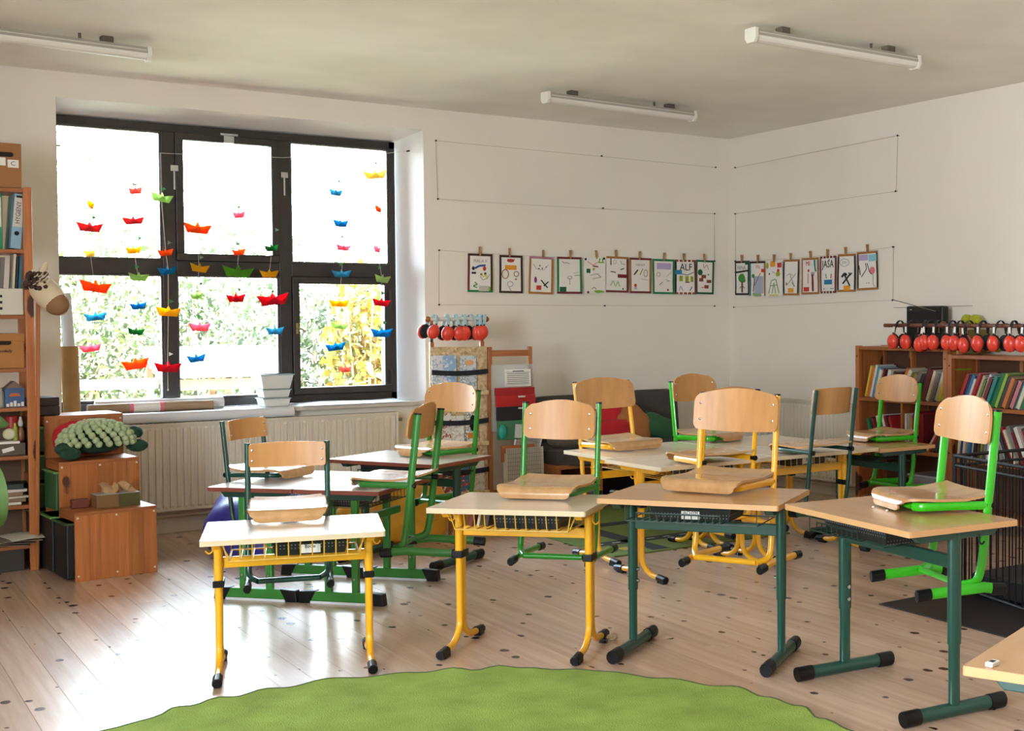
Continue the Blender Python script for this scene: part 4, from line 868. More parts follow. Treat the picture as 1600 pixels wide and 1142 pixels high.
DB = [
 ('drawing of a green tree under a dark bar, black border', 9.087, 8.871, {'l': 'black', 'r': 'black', 't': 'brown', 'b': 'black'}, [('t', 'grey', 'NINA', -.02, .2, .05), ('l', 'black', [(-.48, .33), (.48, .28)], .008), ('r', 'dgreen', .35, .05, .25, .12), ('e', 'tree', .05, .5, .32, .14), ('l', 'trunk', [(.02, .6), (.0, .92)], .009), ('l', 'trunk', [(-.2, .8), (0, .72), (.2, .8)], .003)]),
 ('drawing with teal left edge and red flag on grey blue ground', 8.871, 8.643, {'l': 'teal', 'r': 'ochre', 't': 'brown'}, [('r', 'bgrey', .1, .68, .6, .5), ('t', 'pink', 'Ma', 0.05, .16, .05), ('r', 'red', .36, .27, .2, .1), ('l', 'trunk', [(-.28, .88), (-.2, .5), (-.28, .4)], .004), ('l', 'trunk', [(-.2, .7), (.2, .35)], .003), ('e', 'tree', -.28, .42, .1, .06), ('e', 'gr2', 0, .95, .38, .07)]),
 ('borderless drawing with orange and red patches and green ladders', 8.643, 8.413, {}, [('r', 'orange', -.05, .08, .3, .16), ('r', 'red', .34, .13, .26, .14), ('e', 'olive', -.4, .12, .08, .09), ('e', 'olive', .22, .38, .14, .07), ('e', 'red', .25, .28, .08, .05), ('e', 'black', -.28, .36, .04, .03), ('l', 'black', [(-.1, .3), (.05, .35)], .002), ('l', 'gr2', [(-.3, .92), (-.15, .55), (.1, .52), (.3, .92)], .005), ('l', 'gr2', [(-.1, .92), (0, .6), (.1, .92)], .004), ('l', 'grey', [(-.2, .7), (.2, .68)], .005), ('r', 'yellow', 0, .97, .5, .03)]),
 ('drawing of a grey crossed hammer with small orange label', 8.396, 8.183, {'l': 'black', 'r': 'brown', 't': 'ochre', 'b': 'ochre'}, [('l', 'grey', [(-.25, .45), (-.05, .38), (.1, .45)], .003), ('l', 'grey', [(-.05, .42), (.25, .75)], .004), ('l', 'grey', [(.3, .4), (-.2, .7)], .004), ('e', 'rbrown', -.28, .68, .04, .05), ('l', 'trunk', [(.1, .64), (.25, .76)], .004), ('r', 'orange', .02, .86, .36, .12)]),
 ('drawing with red letters MI, teal stripe and dark red brush', 8.158, 7.936, {'l': 'ochre', 'r': 'ochre', 't': 'ochre', 'b': 'ochre'}, [('t', 'red', 'MI', -.12, .16, .055), ('l', 'teal', [(.28, .06), (.3, .25), (.34, .38)], .008), ('l', 'pink', [(-.12, .42), (-.14, .7)], .004), ('e', 'red', -.1, .35, .06, .04), ('l', 'dred', [(.14, .45), (.16, .92)], .010), ('r', 'grey', .15, .44, .2, .1), ('r', 'red', -.22, .86, .3, .12)]),
 ('drawing lettered JASA with dark blue box, maroon dashed border', 7.92, 7.714, {'l': 'maroon', 'r': 'maroon', 'T': 'maroon', 'B': 'maroon'}, [('t', 'black', 'JASA', 0, .22, .085, .82), ('l', 'black', [(.02, .08), (.06, .12), (.1, .08)], .0015), ('r', 'sky', .02, .7, .5, .13), ('l', 'tree', [(-.08, .6), (-.12, .48)], .004), ('l', 'red', [(.2, .6), (.22, .48)], .004), ('e', 'black', -.25, .88, .03, .02), ('e', 'blue', .2, .88, .03, .02), ('e', 'blue', .32, .88, .03, .02)]),
 ('drawing of a black hammer and wrench under a circle', 7.699, 7.485, {'l': 'black', 'r': 'black', 't': 'ochre', 'b': 'ochre'}, [('o', 'grey', -.12, .22, .26, .1, .0025), ('t', 'grey', 'JOH', -.12, .22, .03), ('l', 'black', [(-.24, .6), (-.08, .5), (.02, .56)], .009), ('l', 'black', [(-.1, .55), (.2, .84)], .007), ('l', 'black', [(.2, .54), (-.18, .78)], .007), ('l', 'black', [(.14, .5), (.22, .56), (.28, .5)], .006), ('r', 'orange', .05, .9, .36, .13)]),
 ('drawing with lilac and cyan patches and a pink tulip', 7.47, 7.234, {'l': 'brown', 'r': 'brown', 't': 'ochre', 'b': 'ochre'}, [('r', 'lilac', -.2, .15, .46, .15), ('r', 'cyan', .26, .17, .4, .18), ('l', 'black', [(-.1, .3), (-.05, .45), (-.3, .65)], .003), ('l', 'black', [(-.02, .3), (.1, .55), (.2, .6)], .003), ('e', 'pink', .22, .5, .14, .1), ('l', 'grey', [(.25, .58), (.26, .88), (.36, .92)], .003), ('l', 'black', [(-.42, .35), (-.35, .6)], .004), ('e', 'black', -.05, .82, .02, .015), ('e', 'black', .05, .82, .02, .015)])]
for i, (lb, a0, a1, bd, mks) in enumerate(DB):
    zt_ = [1.948, 1.938, 1.932, 1.935, 1.94, 1.945, 1.952, 1.962][i]
    drawing(lb, 'B', a0 - 0.003, a1 + 0.003, zt_, bd, mks, rng.uniform(-0.03, 0.02))
    peg('wooden clothespin holding the %s sheet from the room corner on the right wall' % ORD[i], 'B', (a0 + a1) / 2 + rng.uniform(-.015, .015), zt_, rng.uniform(-0.1, 0.1))
# ================================================================== ROUND RUG AND PLAY MAT
def rugmat(key, c1, c2, sc):
    m = mat(key, c1, 0.95, noise=0.16, nscale=6, bump=0.9, bscale=sc, spec=0.1); return m
rug = thing('rug', 'round lime green rug with wavy edge on the floor in the foreground', 'rug', (1.45, 3.50, 0))
def rugz(a, q):
    edge = max(0, (q - 0.86) / 0.14)
    return 0.012 + 0.012 * edge * (0.5 + 0.5 * sin(a * 46 + 2 * sin(a * 7))) * (1 if sin(a * 5 + 1) > -0.6 else 0.3)
m = MB(); NA, NQ = 260, 26; vs = []
for j in range(NQ + 1):
    q = (j / NQ) ** 0.75
    for i in range(NA):
        a = 2 * pi * i / NA; R = 1.49 + 0.012 * sin(a * 23 + 1.7 * sin(a * 6)) + 0.012 * sin(a * 9)
        vs.append((cos(a) * R * q, sin(a) * R * q, rugz(a, q)))
fs = [(j * NA + i, j * NA + (i + 1) % NA, (j + 1) * NA + (i + 1) % NA, (j + 1) * NA + i) for j in range(NQ) for i in range(NA)]
m.add(vs, fs); m.build('pile', rugmat('lime_pile', '#93aa52', '#7d9c28', 160), rug, smooth=True)
hem = []
for i in range(NA):
    a = 2 * pi * i / NA; R = 1.49 + 0.012 * sin(a * 23 + 1.7 * sin(a * 6)) + 0.012 * sin(a * 9); hem.append((cos(a) * R, sin(a) * R, rugz(a, 1) - 0.003))
MB().tube(hem, 0.006, 5, closed=True).build('hem', mat('rug_hem', '#47562a', 0.9), rug)
pm = thing('play_mat', 'green play mat printed with roads under the yellow desks', 'play mat', (4.72, 7.45, 0))
MB().box(-0.75, -0.88, 0, 0.62, 0.85, 0.008).build('mat_base', mat('mat_green', '#6b7d3a', 0.9, noise=0.1), pm, bevel=0.003)
for a, b, c, d in ((-0.7, -0.55, 0.55, -0.43), (-0.7, 0.1, 0.55, 0.22), (-0.45, -0.85, -0.33, 0.8), (0.2, -0.43, 0.32, 0.1)):
    r_ = MB().box(a, b, 0.008, c, d, 0.0092).build('road', mat('mat_road', '#2c2f33', 0.9), pm)
for k in range(9): MB().box(-0.66 + 0.13 * k, -0.497, 0.0092, -0.60 + 0.13 * k, -0.483, 0.0099).build('road_dash', mat('mat_white', '#c9c9c2', 0.9), pm)
for k, (a, b, c) in enumerate(((-0.6, -0.75, '#c2a24a'), (0.0, -0.7, '#a8583f'), (0.4, -0.68, '#7c97a8'), (-0.1, -0.2, '#b5a04c'))): MB().box(a, b, 0.008, a + 0.16, b + 0.09, 0.0095).build('printed_block', mat('mat_blk%d' % k, c, 0.9), pm)
# ================================================================== LEFT BOOKSHELF
sh = thing('bookshelf', 'tall narrow pine bookshelf at the left picture edge', 'bookshelf', (0, 0, 0))
SX0, SX1, SY0, SY1 = 0.35, 1.13, 8.30, 8.62
for xx in (SX0, SX1 - 0.043):
    for yy in (SY0, SY1 - 0.035): MB().box(xx, yy, 0, xx + 0.043, yy + 0.035, 2.213).build('post', PINE, sh, bevel=0.003)
    for k in range(6): MB().box(xx + 0.012, SY0 + 0.035, 0.12 + 0.38 * k, xx + 0.03, SY1 - 0.035, 0.17 + 0.38 * k).build('side_rail', PINEH, sh)
SHZ = (2.205, 1.855, 1.478, 1.172, 0.946, 0.667, 0.382, 0.15)
for z in SHZ: MB().box(SX0 + 0.012, SY0 + 0.012, z - 0.022, SX1 - 0.03, SY1 - 0.01, z).build('shelf_board', PINEX, sh, bevel=0.003)
MB().box(SX0 + 0.03, SY1 - 0.012, 0.15, SX1 - 0.03, SY1 - 0.004, 0.95).build('back_panel', mat('shelf_back', '#6a5444', 0.8), sh)
def box_thing(name, label, cat, loc, size, m, rz=0, lid=None, slot=False, bev=0.004, group=None):
    t = thing(name, label, cat, (loc[0], loc[1], loc[2] + 0.0012), rz, group); sx, sy, sz = size
    MB().box(-sx / 2, -sy / 2, 0, sx / 2, sy / 2, sz if not lid else sz * 0.8).build('body', m, t, bevel=bev)
    if lid: MB().box(-sx / 2 - 0.004, -sy / 2 - 0.004, sz * 0.78, sx / 2 + 0.004, sy / 2 + 0.004, sz).build('lid', lid, t, bevel=bev)
    if slot: MB().prism([(x_, z_) for x_, z_ in rrect(0.09, 0.026, 0.0125, 4)], -sy / 2 - 0.002, -sy / 2 + 0.001, 'y').build('hand_hole', mat('dark_hole', '#1c1512', 0.9), t, (slot, 0, sz * 0.74))
    return t
b = box_thing('cardboard_box', 'brown cardboard box with lettered tags on top of the left bookshelf', 'box', (0.90, 8.46, 2.205), (0.37, 0.28, 0.255), mat('cardboard_dark', '#9a6a40', 0.85, noise=0.05), slot=0.10)
MB().box(0.115, -0.1425, 0.115, 0.17, -0.1405, 0.16).build('tag', WHITEP, b); text('lettering', 'C', 0.035, INK, b, (0.142, -0.1432, 0.138), (pi / 2, 0, 0))
MB().box(0.05, -0.1425, 0.125, 0.105, -0.1405, 0.17).build('tag', WHITEP, b)
def binder(label, x, z, h, th, col, word, tilt=0.0):
    t = thing('ring_binder', label, 'ring binder', (x, SY0 + 0.04, z), 0, 'ring binders on the left bookshelf'); t.rotation_euler = (0, tilt, 0)
    MB().box(-th / 2, 0, 0, -th / 2 + 0.003, 0.25, h).box(th / 2 - 0.003, 0, 0, th / 2, 0.25, h).box(-th / 2, 0, 0, th / 2, 0.003, h).build('cover', mat('binder_' + col.strip('#'), col, 0.5), t, bevel=0.001)
    MB().box(-th / 2 + 0.004, 0.01, 0.006, th / 2 - 0.004, 0.235, h - 0.015).build('papers', WHITEP, t)
    MB().box(-th * 0.42, -0.0012, h * 0.40, th * 0.42, 0.0, h * 0.94).build('spine_label', mat('label_grey', '#d6d2c8', 0.8), t)
    MB().box(-th * 0.3, -0.002, h * 0.93, th * 0.3, -0.001, h * 0.97).build('maker_mark', BLACK, t)
    MB().tube([(0, -0.002, h * 0.28), (0, 0.004, h * 0.28)], 0.013, 12).build('finger_hole', BLACK, t)
    if word: text('lettering', word, 0.034, INK, t, (0, -0.002, h * 0.66), (pi / 2, -pi / 2, 0), sx=0.9)
binder('light blue ring binder leaning on the left bookshelf', 1.048, 1.861, 0.315, 0.055, '#8db4cc', 'HYGIENY', 0.09)
for k, (bc, bn) in enumerate((('#b03a34', 'red'), ('#2f4f7a', 'dark blue'), ('#c9b24a', 'yellow'), ('#3a3a3c', 'black'))): binder('%s ring binder further left on the binder shelf' % bn, 0.86 - 0.075 * k, 1.857, 0.315, 0.06, bc, '', 0.0)
binder('green ring binder with printed spine at the left picture edge', 0.955, 1.857, 0.315, 0.06, '#1f8a5c', 'PARLAMENT 2', 0.0)
for k, (c, h, th, x_, tl) in enumerate((('#d8cfb8', 0.20, 0.012, 1.035, 'cream'), ('#2a2c34', 0.185, 0.010, 1.05, 'black'), ('#2f6f8a', 0.19, 0.013, 1.066, 'teal blue'), ('#6f6a64', 0.18, 0.02, 0.975, 'grey'))):
    o = MB().box(-th / 2, 0, 0, th / 2, 0.16, h).build('booklet', mat('shelfbook%d' % k, c, 0.6), None, (x_, SY0 + 0.05, 1.63), (0, 0.06, 0), bevel=0.001); tag(o, '%s booklet standing on the white box in the left bookshelf' % tl, 'book', 'booklets in the left bookshelf')
b = box_thing('storage_box', 'white storage box under the booklets in the left bookshelf', 'box', (0.90, 8.46, 1.478), (0.36, 0.27, 0.152), mat('white_card', '#d8d3c6', 0.7), bev=0.005)
for k in range(3): MB().box(0.02, -0.137, 0.03 + 0.035 * k, 0.075, -0.1355, 0.045 + 0.035 * k).build('printed_line', INK, b)
b = box_thing('cardboard_box', 'brown cardboard box with hand hole in the middle of the left bookshelf', 'box', (0.89, 8.46, 1.172), (0.38, 0.28, 0.20), CARD, lid=CARD, slot=0.08)
text('lettering', 'modely', 0.026, INK, b, (0.09, -0.1445, 0.10), (pi / 2, 0, 0))
b = box_thing('carton', 'blue carton with orange picture in the left bookshelf', 'carton', (1.03, 8.42, 0.946), (0.10, 0.09, 0.11), mat('carton_blue', '#46618c', 0.6), rz=0.1)
MB().prism([(-0.045, 0), (0.045, 0), (0.0, 0.04)], -0.04, 0.04, 'y').build('gable_top', mat('carton_top', '#7d6a5c', 0.6), b, (0, 0, 0.11))
MB().prism([(-0.03, 0.062), (0.03, 0.062), (0.02, 0.08), (-0.02, 0.08)], -0.0465, -0.0445, 'y').build('picture', mat('carton_orange', '#c0683c', 0.6), b)
for k in range(5): MB().box(-0.045 + 0.019 * k, -0.0465, 0.003, -0.031 + 0.019 * k, -0.0445, 0.02 + 0.008 * (k % 3)).build('printed_white', WHITEP, b)
o = MB().lathe([(0.03, 0), (0.032, 0.03), (0.03, 0.09), (0.022, 0.10), (0.022, 0.115), (0.0, 0.115)], 14).build('jar', clear_plastic('jar_glass', '#b9b6aa', 0.5), None, (0.955, 8.40, 0.946), smooth=True); tag(o, 'clear glass jar left of the blue carton', 'jar')
# shelf with bottles
o = MB().lathe([(0.035, 0), (0.035, 0.13), (0.03, 0.135), (0.0, 0.135)], 16).build('red_tin', mat('red_tin', '#b5332c', 0.4), None, (1.03, 8.48, 0.755), smooth=True); tag(o, 'red tin can on the bottle shelf of the left bookshelf', 'can')
t = thing('pump_bottle', 'small clear bottle with white pump in the left bookshelf', 'bottle', (1.065, 8.42, 0.752))
MB().lathe([(0.018, 0), (0.02, 0.01), (0.02, 0.05), (0.01, 0.07), (0.008, 0.08)], 12).build('bottle_body', mat('amber', '#8a5a44', 0.3), t, smooth=True)
MB().lathe([(0.012, 0.08), (0.014, 0.10), (0.008, 0.12), (0.006, 0.135)], 10).build('pump', mat('white_plastic', '#d9d6d0', 0.4), t, smooth=True)
t = thing('tea_light', 'round pale green disc leaning on the bottle shelf', 'lid', (1.0, 8.37, 0.792)); MB().tube([(0, 0, 0), (0, 0.015, 0)], 0.032, 16).build('disc', mat('pale_green_disc', '#b9c09a', 0.5), t); MB().tube([(0, -0.002, 0), (0, 0.0, 0)], 0.024, 16).build('inner_disc', mat('pale_disc', '#d6d2b4', 0.5), t)
o = MB().lathe([(0.014, 0), (0.014, 0.07), (0.007, 0.085), (0.007, 0.10)], 12).build('glue_bottle', mat('yellow_green', '#a4ac3c', 0.4), None, (1.035, 8.40, 0.752), smooth=True); tag(o, 'yellow green glue bottle beside the pale disc', 'bottle')
b = box_thing('dark_box', 'dark grey box with small white tag on the bottle shelf', 'box', (1.0, 8.42, 0.667), (0.16, 0.14, 0.07), mat('grey_brown', '#5c5348', 0.7))
MB().box(-0.03, -0.0725, 0.025, 0.03, -0.071, 0.048).build('tag', WHITEP, b, rot=(0, -0.25, 0)); o = MB().box(-0.06, -0.05, 0, 0.05, 0.05, 0.013).build('notebook', WHITEP, None, (1.0, 8.39, 0.738)); tag(o, 'white notebook lying on the dark grey box', 'notebook')
cols = [('#d8d2c2', 'white'), ('#7a6450', 'brown'), ('#cfc8b6', 'cream'), ('#8a6a54', 'tan'), ('#d4d0c8', 'grey white'), ('#2f3a34', 'dark green')]
z = 0.383
for k, (c, n_) in enumerate(cols):
    th = (0.014, 0.02, 0.012, 0.022, 0.016, 0.03)[k]; o = MB().box(-0.07, -0.09, 0, 0.07, 0.09, th).build('magazine', mat('mag_stack%d' % k, c, 0.7), None, (1.0 + 0.006 * (k % 3), 8.44, z), (0, 0, 0.1 * ((k * 7) % 5 - 2)), bevel=0.001); z += th + 0.001
    tag(o, '%s magazine, %s from the bottom in the lower shelf stack' % (n_, ORD[k]), 'magazine', 'magazines stacked in the left bookshelf')
for k in range(5):
    o = MB().sheet(lambda u, v: (-0.12 + 0.24 * u, -0.13 + 0.2 * v - 0.02, 0.004 * sin(4 * u) - (0.03 * max(0, 0.35 - v) if k == 4 else 0)), 4, 4, 0.004).build('paper_sheet', mat('sheet%d' % k, ('#8a7a62', '#6f6250', '#9a8a70', '#776a58', '#d0cbb8')[k], 0.8), None, (0.98 + 0.02 * k, 8.42 - 0.012 * k, 0.158 + 0.012 * k), (0, 0, 0.12 * k - 0.2)); tag(o, '%s paper sheet, %s from the bottom on the lowest shelf' % (('tan', 'brown', 'buff', 'dark tan', 'white')[k], ORD[k]), 'paper', 'papers on the lowest shelf')
b = box_thing('dark_bin', 'dark bin on the floor under the left bookshelf', 'bin', (0.93, 8.46, 0), (0.26, 0.26, 0.125), mat('bin_dark', '#3f3a34', 0.8))
# hobby horse head
YARNW = mat('cream_yarn', '#c9bba4', 0.95)
t = thing('hobby_horse', 'cream plush hobby horse head with brown mane hung on the shelf post', 'hobby horse', (1.165, 8.19, 1.62))
PL = mat('cream_plush', '#d9c7a8', 0.95, bump=0.3, bscale=200); PB = mat('tan_plush', '#8f6a4a', 0.95, bump=0.3, bscale=200); YARN = mat('brown_yarn', '#4a352c', 0.95)
axis = Vector((0.085, -0.03, -0.12)); M_ = axis.to_track_quat('Z', 'Y').to_matrix().to_4x4()
MB().blob((0.012, 0, -0.01), (0.078, 0.076, 0.145), 20, 14, lambda d: 1.0 + 0.10 * d.z, M_).build('head', PL, t, smooth=True)
MB().blob((0.062, -0.032, -0.078), (0.066, 0.066, 0.066), 18, 12, None, M_).build('muzzle', PB, t, smooth=True)
for ex, ey, ez, ry_ in ((-0.035, -0.045, 0.075, -0.5), (0.0, 0.0, 0.115, 0.35)):
    MB().blob((ex, ey, ez), (0.022, 0.012, 0.05), 12, 8, None, RY(ry_)).build('ear', PL, t, smooth=True)
MB().blob((-0.045, -0.062, 0.012), (0.012, 0.008, 0.014), 10, 8).build('eye', BLACK, t, smooth=True)
ry2 = random.Random(5); mb = MB()
for k in range(70):
    c0 = Vector((-0.075 + ry2.uniform(-.02, .085), -0.055 + ry2.uniform(-.025, .06), 0.045 + ry2.uniform(-.035, .05)))
    mb.blob(c0, ry2.uniform(0.009, 0.015), 8, 6)
mb.build('mane', YARN, t)['kind'] = 'stuff'
mb = MB()
for k in range(14):
    c0 = Vector((-0.06 + ry2.uniform(-.02, .09), -0.085 + ry2.uniform(-.01, .01), 0.035 + ry2.uniform(-.03, .05)))
    mb.tube([c0, c0 + Vector((0.012, -0.004, 0.006)), c0 + Vector((0.02, 0, 0.02))], 0.003, 5)
mb.build('mane_strands', YARNW, t)['kind'] = 'stuff'
MB().tube([(-0.02, 0.05, 0.0), (-0.045, 0.1, -1.6)], 0.011, 8).build('stick', PINE, t)

# ================================================================== STEP STORAGE
SR = 0.10; ST = thing('step_cabinet', 'stepped pine storage cabinet with three tiers before the radiator', 'cabinet', (1.236, 7.775, 0), SR)
SW = 0.432; SDp = 0.29; tops = (0.383, 0.64, 0.885)
def plank_panel(parent, x0, x1, y, z0, z1, th=0.018, ws=(0.075, 0.055, 0.09, 0.06, 0.08, 0.072)):
    xx = x0; k = 0
    while xx < x1 - 0.004:
        wv = ws[k % len(ws)]; xe = min(xx + wv, x1); 
        if x1 - xe < 0.02: xe = x1
        MB().box(-(xe - xx) / 2 + 0.0003, 0, -(z1 - z0) / 2, (xe - xx) / 2 - 0.0003, th, (z1 - z0) / 2).build('plank', PINE, parent, ((xx + xe) / 2, y, (z0 + z1) / 2), bevel=0.0012, seg=1); xx = xe; k += 1
SCREW = mat('screw_cap', '#d9cdb8', 0.4)
for k in range(3):
    y0 = SDp * k; zb = 0.0 if k == 0 else tops[k - 1]
    plank_panel(ST, 0, SW, y0, zb if k else 0.0, tops[k] - 0.018, ws=((0.075, 0.055, 0.09, 0.06, 0.08, 0.072), (0.06, 0.09, 0.055, 0.08, 0.075, 0.09), (0.08, 0.06, 0.075, 0.085, 0.06, 0.08))[k])
    MB().box(0, y0, tops[k] - 0.018, SW, y0 + SDp + (0.02 if k < 2 else 0), tops[k]).build('tread', PINEX, ST, bevel=0.002)
    for xx in (0.015, SW / 2, SW - 0.015): MB().tube([(xx, y0 - 0.002, tops[k] - 0.03), (xx, y0 + 0.002, tops[k] - 0.03)], 0.006, 8).build('screw_cap', SCREW, ST)
    MB().box(0, y0 + 0.02, tops[k] - 0.05, 0.016, y0 + SDp, tops[k] - 0.018).build('side_rail', PINEH, ST)
for xx in (0.015, SW / 2, SW - 0.015): MB().tube([(xx, -0.002, 0.03), (xx, 0.002, 0.03)], 0.006, 8).build('screw_cap', SCREW, ST)
MB().box(0, 3 * SDp - 0.018, 0, SW, 3 * SDp, tops[2] - 0.018).build('back_panel', PINEX, ST)
MB().box(SW - 0.018, 0.02, 0, SW, SDp, tops[0] - 0.018).box(SW - 0.018, SDp, 0, SW, 2 * SDp, tops[1] - 0.018).box(SW - 0.018, 2 * SDp, 0, SW, 3 * SDp - 0.02, tops[2] - 0.018).build('side_panel', PINEH, ST)
for k in (1, 2): MB().box(0.0, SDp * k + 0.001, 0, 0.10, SDp * k + 0.018, tops[k - 1] - 0.02).build('divider', PINE, ST)
def bin_(label, k, z0, z1, m, rimm, out=0.035):
    t = thing('drawer_bin', label, 'storage bin', (1.236, 7.775, 0), SR, 'plastic bins in the step cabinet')
    y0 = SDp * k + 0.025; y1 = SDp * (k + 1) - (0.01 if k < 2 else 0.03)
    mb = MB(); mb.prism([(y0 + 0.012, z0), (y1 - 0.012, z0), (y1, z1), (y0, z1)], -out, 0.39, 'x'); mb.build('bin', m, t, bevel=0.006)
    MB().box(-out - 0.012, y0 - 0.004, z1 - 0.012, 0.39, y1 + 0.004, z1).build('rim', rimm, t, bevel=0.004)
BB = mat('black_bin', '#141416', 0.5); GB = mat('green_bin', '#2f5a34', 0.5); GR = mat('green_bin_rim', '#5a8a48', 0.45)
bin_('large black plastic bin in the lowest tier of the step cabinet', 0, 0.012, 0.325, BB, mat('dark_green_rim', '#2f4f30', 0.5), 0.035)
bin_('black bin at the bottom of the middle tier', 1, 0.012, 0.33, BB, GR)
bin_('green bin at the top of the middle tier', 1, 0.36, 0.585, GB, GR, 0.01)
bin_('black bin at the bottom of the tallest tier', 2, 0.012, 0.33, BB, GR, 0.05)
for k in range(3): bin_('green bin, %s above the black one in the tallest tier' % ORD[k], 2, 0.345 + 0.165 * k, 0.495 + 0.165 * k, GB, GR, 0.05)
def on_step(k, x_, y_): 
    v = ST.matrix_basis @ Vector((x_, SDp * k + y_, tops[k])); return v
DB_ = mat('dark_brown_box', '#2c1c1a', 0.6)
p = on_step(2, 0.03, 0.16); b = box_thing('dark_box', 'dark brown box, lower of the two beside the cardboard tube', 'box', (p.x, p.y, p.z + 0.001), (0.15, 0.2, 0.055), DB_, rz=0.05)
b = box_thing('dark_box', 'dark brown box, upper of the two beside the cardboard tube', 'box', (p.x - 0.005, p.y, p.z + 0.057), (0.145, 0.2, 0.05), DB_, rz=0.12)
# plush turtle
p = on_step(1, 0.235, 0.14); t = thing('plush_turtle', 'knitted green plush turtle lying on the middle step', 'plush toy', (p.x, p.y - 0.02, p.z + 0.014), 0.1)
SH = mat('grey_green_wool', '#a8b68c', 0.95, bump=0.4, bscale=150); FL_ = mat('dark_green_plush', '#1f3f2a', 0.95, noise=0.2, nscale=40, bump=0.3, bscale=120)
MB().blob((0, 0.01, 0.085), (0.165, 0.10, 0.075), 20, 12).build('body', FL_, t, smooth=True)
mb = MB()
for row in range(7):
    th = -0.15 + row * 0.27
    for k in range(22 - row):
        ph = pi * 1.02 + (k / (22 - row)) * pi * 2 + row * 0.15; R = cos(th * 0.92)
        c_ = Vector((0.20 * R * cos(ph), 0.10 * R * sin(ph) - 0.005, 0.085 + 0.115 * sin(max(th, -0.1) * 0.92)))
        mb.blob(c_, (0.024, 0.02, 0.020), 8, 6, None, RZ(ph) @ RY(0.6))
mb.build('knitted_shell', SH, t, smooth=True)['kind'] = 'stuff'
for fx, fy, fz, rz in ((-0.19, -0.07, 0.055, 0.4), (0.22, -0.02, 0.045, -0.3), (0.215, 0.0, 0.125, 0.6), (-0.17, -0.11, 0.03, 0.1)):
    MB().blob((fx, fy, fz), (0.06, 0.04, 0.028), 14, 8, None, RZ(rz) @ RX(1.1)).build('flipper', FL_, t, smooth=True)
t = thing('cushion', 'red plush cushion behind the turtle on the middle step', 'cushion', (p.x - 0.02, p.y + 0.095, p.z + 0.012))
MB().blob((0, 0, 0.10), (0.21, 0.04, 0.11), 20, 12, lambda d: 1 / (abs(d.x) ** 3 + abs(d.y) ** 3 + abs(d.z) ** 3) ** (1 / 3) * 0.92).build('cushion_body', mat('red_plush', '#b21c28', 0.95, bump=0.3, bscale=120), t, smooth=True)
MB().tube([(-0.19, 0, 0.1), (-0.1, -0.01, 0.2), (0.1, -0.01, 0.2), (0.19, 0, 0.1)], 0.006, 6).build('piping', mat('red_plush', '#b21c28'), t)
# tissue box
p = on_step(0, 0.255, 0.145); t = thing('tissue_box', 'brown and olive paper box with crumpled kraft paper on the lowest step', 'box', (p.x, p.y, p.z), 0.1)
MB().box(-0.115, -0.055, 0, 0.115, 0.055, 0.075).build('body', mat('box_brown', '#7d5a34', 0.6), t, bevel=0.003)
MB().box(0.0, -0.0562, 0.0, 0.1162, 0.0562, 0.0745).build('olive_half', mat('box_olive', '#4f4a24', 0.6), t)
MB().box(-0.116, -0.056, 0.0752, 0.116, 0.056, 0.0775).build('top_face', mat('box_top', '#a9b4b8', 0.35), t)
for cx_, s_ in ((-0.05, 1), (0.06, -1)):
    MB().sheet(lambda u, v: (cx_ + 0.04 * (u - 0.5) * 2 + 0.02 * s_ * sin(v * 3), -0.02 + 0.03 * sin(u * 5 + v * 2), 0.077 + 0.055 * v + 0.012 * sin(u * 7)), 8, 5, 0.0015).build('crumpled_paper', mat('kraft_paper', '#b08a60', 0.85), t, smooth=True)
b = box_thing('wooden_block', 'small dark red wooden block on the lowest step', 'block', tuple(on_step(0, 0.08, 0.2)), (0.09, 0.05, 0.05), mat('dark_red_block', '#6f3626', 0.6), rz=0.1)

# ================================================================== SILL OBJECTS
def roll(name, label, x0, x1, y, z, r, m, endm=None, rz=0):
    t = thing(name, label, 'paper roll', ((x0 + x1) / 2, y, z), rz); L = (x1 - x0) / 2
    MB().tube([(-L, 0, r), (L, 0, r)], r, 20).build('rolled_sheet', m, t, smooth=True)
    for s in (-1, 1): MB().tube([(s * L, 0, r), (s * (L + 0.001), 0, r)], r * 0.62, 16).build('core_end', endm or BLACK, t)
    return t
PW = mat('white_roll_paper', '#dfe2e6', 0.5)
roll('paper_roll', 'long white paper roll lying on the radiator', 1.66, 2.86, YW - 0.07, 0.756, 0.036, PW)
t = roll('paper_roll', 'brown paper roll taped pink on the window sill', 1.56, 2.35, YW + 0.06, 0.826, 0.032, mat('brown_roll', '#a38a6c', 0.7), CARD)
MB().tube([(-0.12, 0, 0.032), (0.06, 0, 0.032)], 0.0328, 20).build('paper_band', WHITEP, t)
for a in (-0.13, 0.06): MB().tube([(a - 0.012, 0, 0.032), (a + 0.012, 0, 0.032)], 0.0334, 20).build('pink_tape', mat('pink_tape', '#e0708a', 0.5), t)
roll('paper_roll', 'white paper roll behind the brown one on the sill', 1.62, 2.44, YW + 0.15, 0.826, 0.04, PW)
t = thing('cardboard_tube', 'tall cardboard tube with white top leaning at the left window corner', 'tube', (1.475, 9.30, 0.826)); t.rotation_euler = (0.0, -0.02, 0)
MB().tube([(0, 0, 0), (0, 0, 0.45)], 0.053, 20).build('tube_body', mat('tube_card', '#b08a56', 0.75, noise=0.12, nscale=6), t, smooth=True)
MB().tube([(0, 0, 0.45), (-0.012, 0, 0.80)], 0.036, 18).build('white_roll', PW, t, smooth=True); MB().tube([(0, 0, 0.45), (0, 0, 0.4505)], 0.053, 20).build('tube_end', CARD, t)
WP = mat('white_plastic_tub', '#e3e6e4', 0.35)
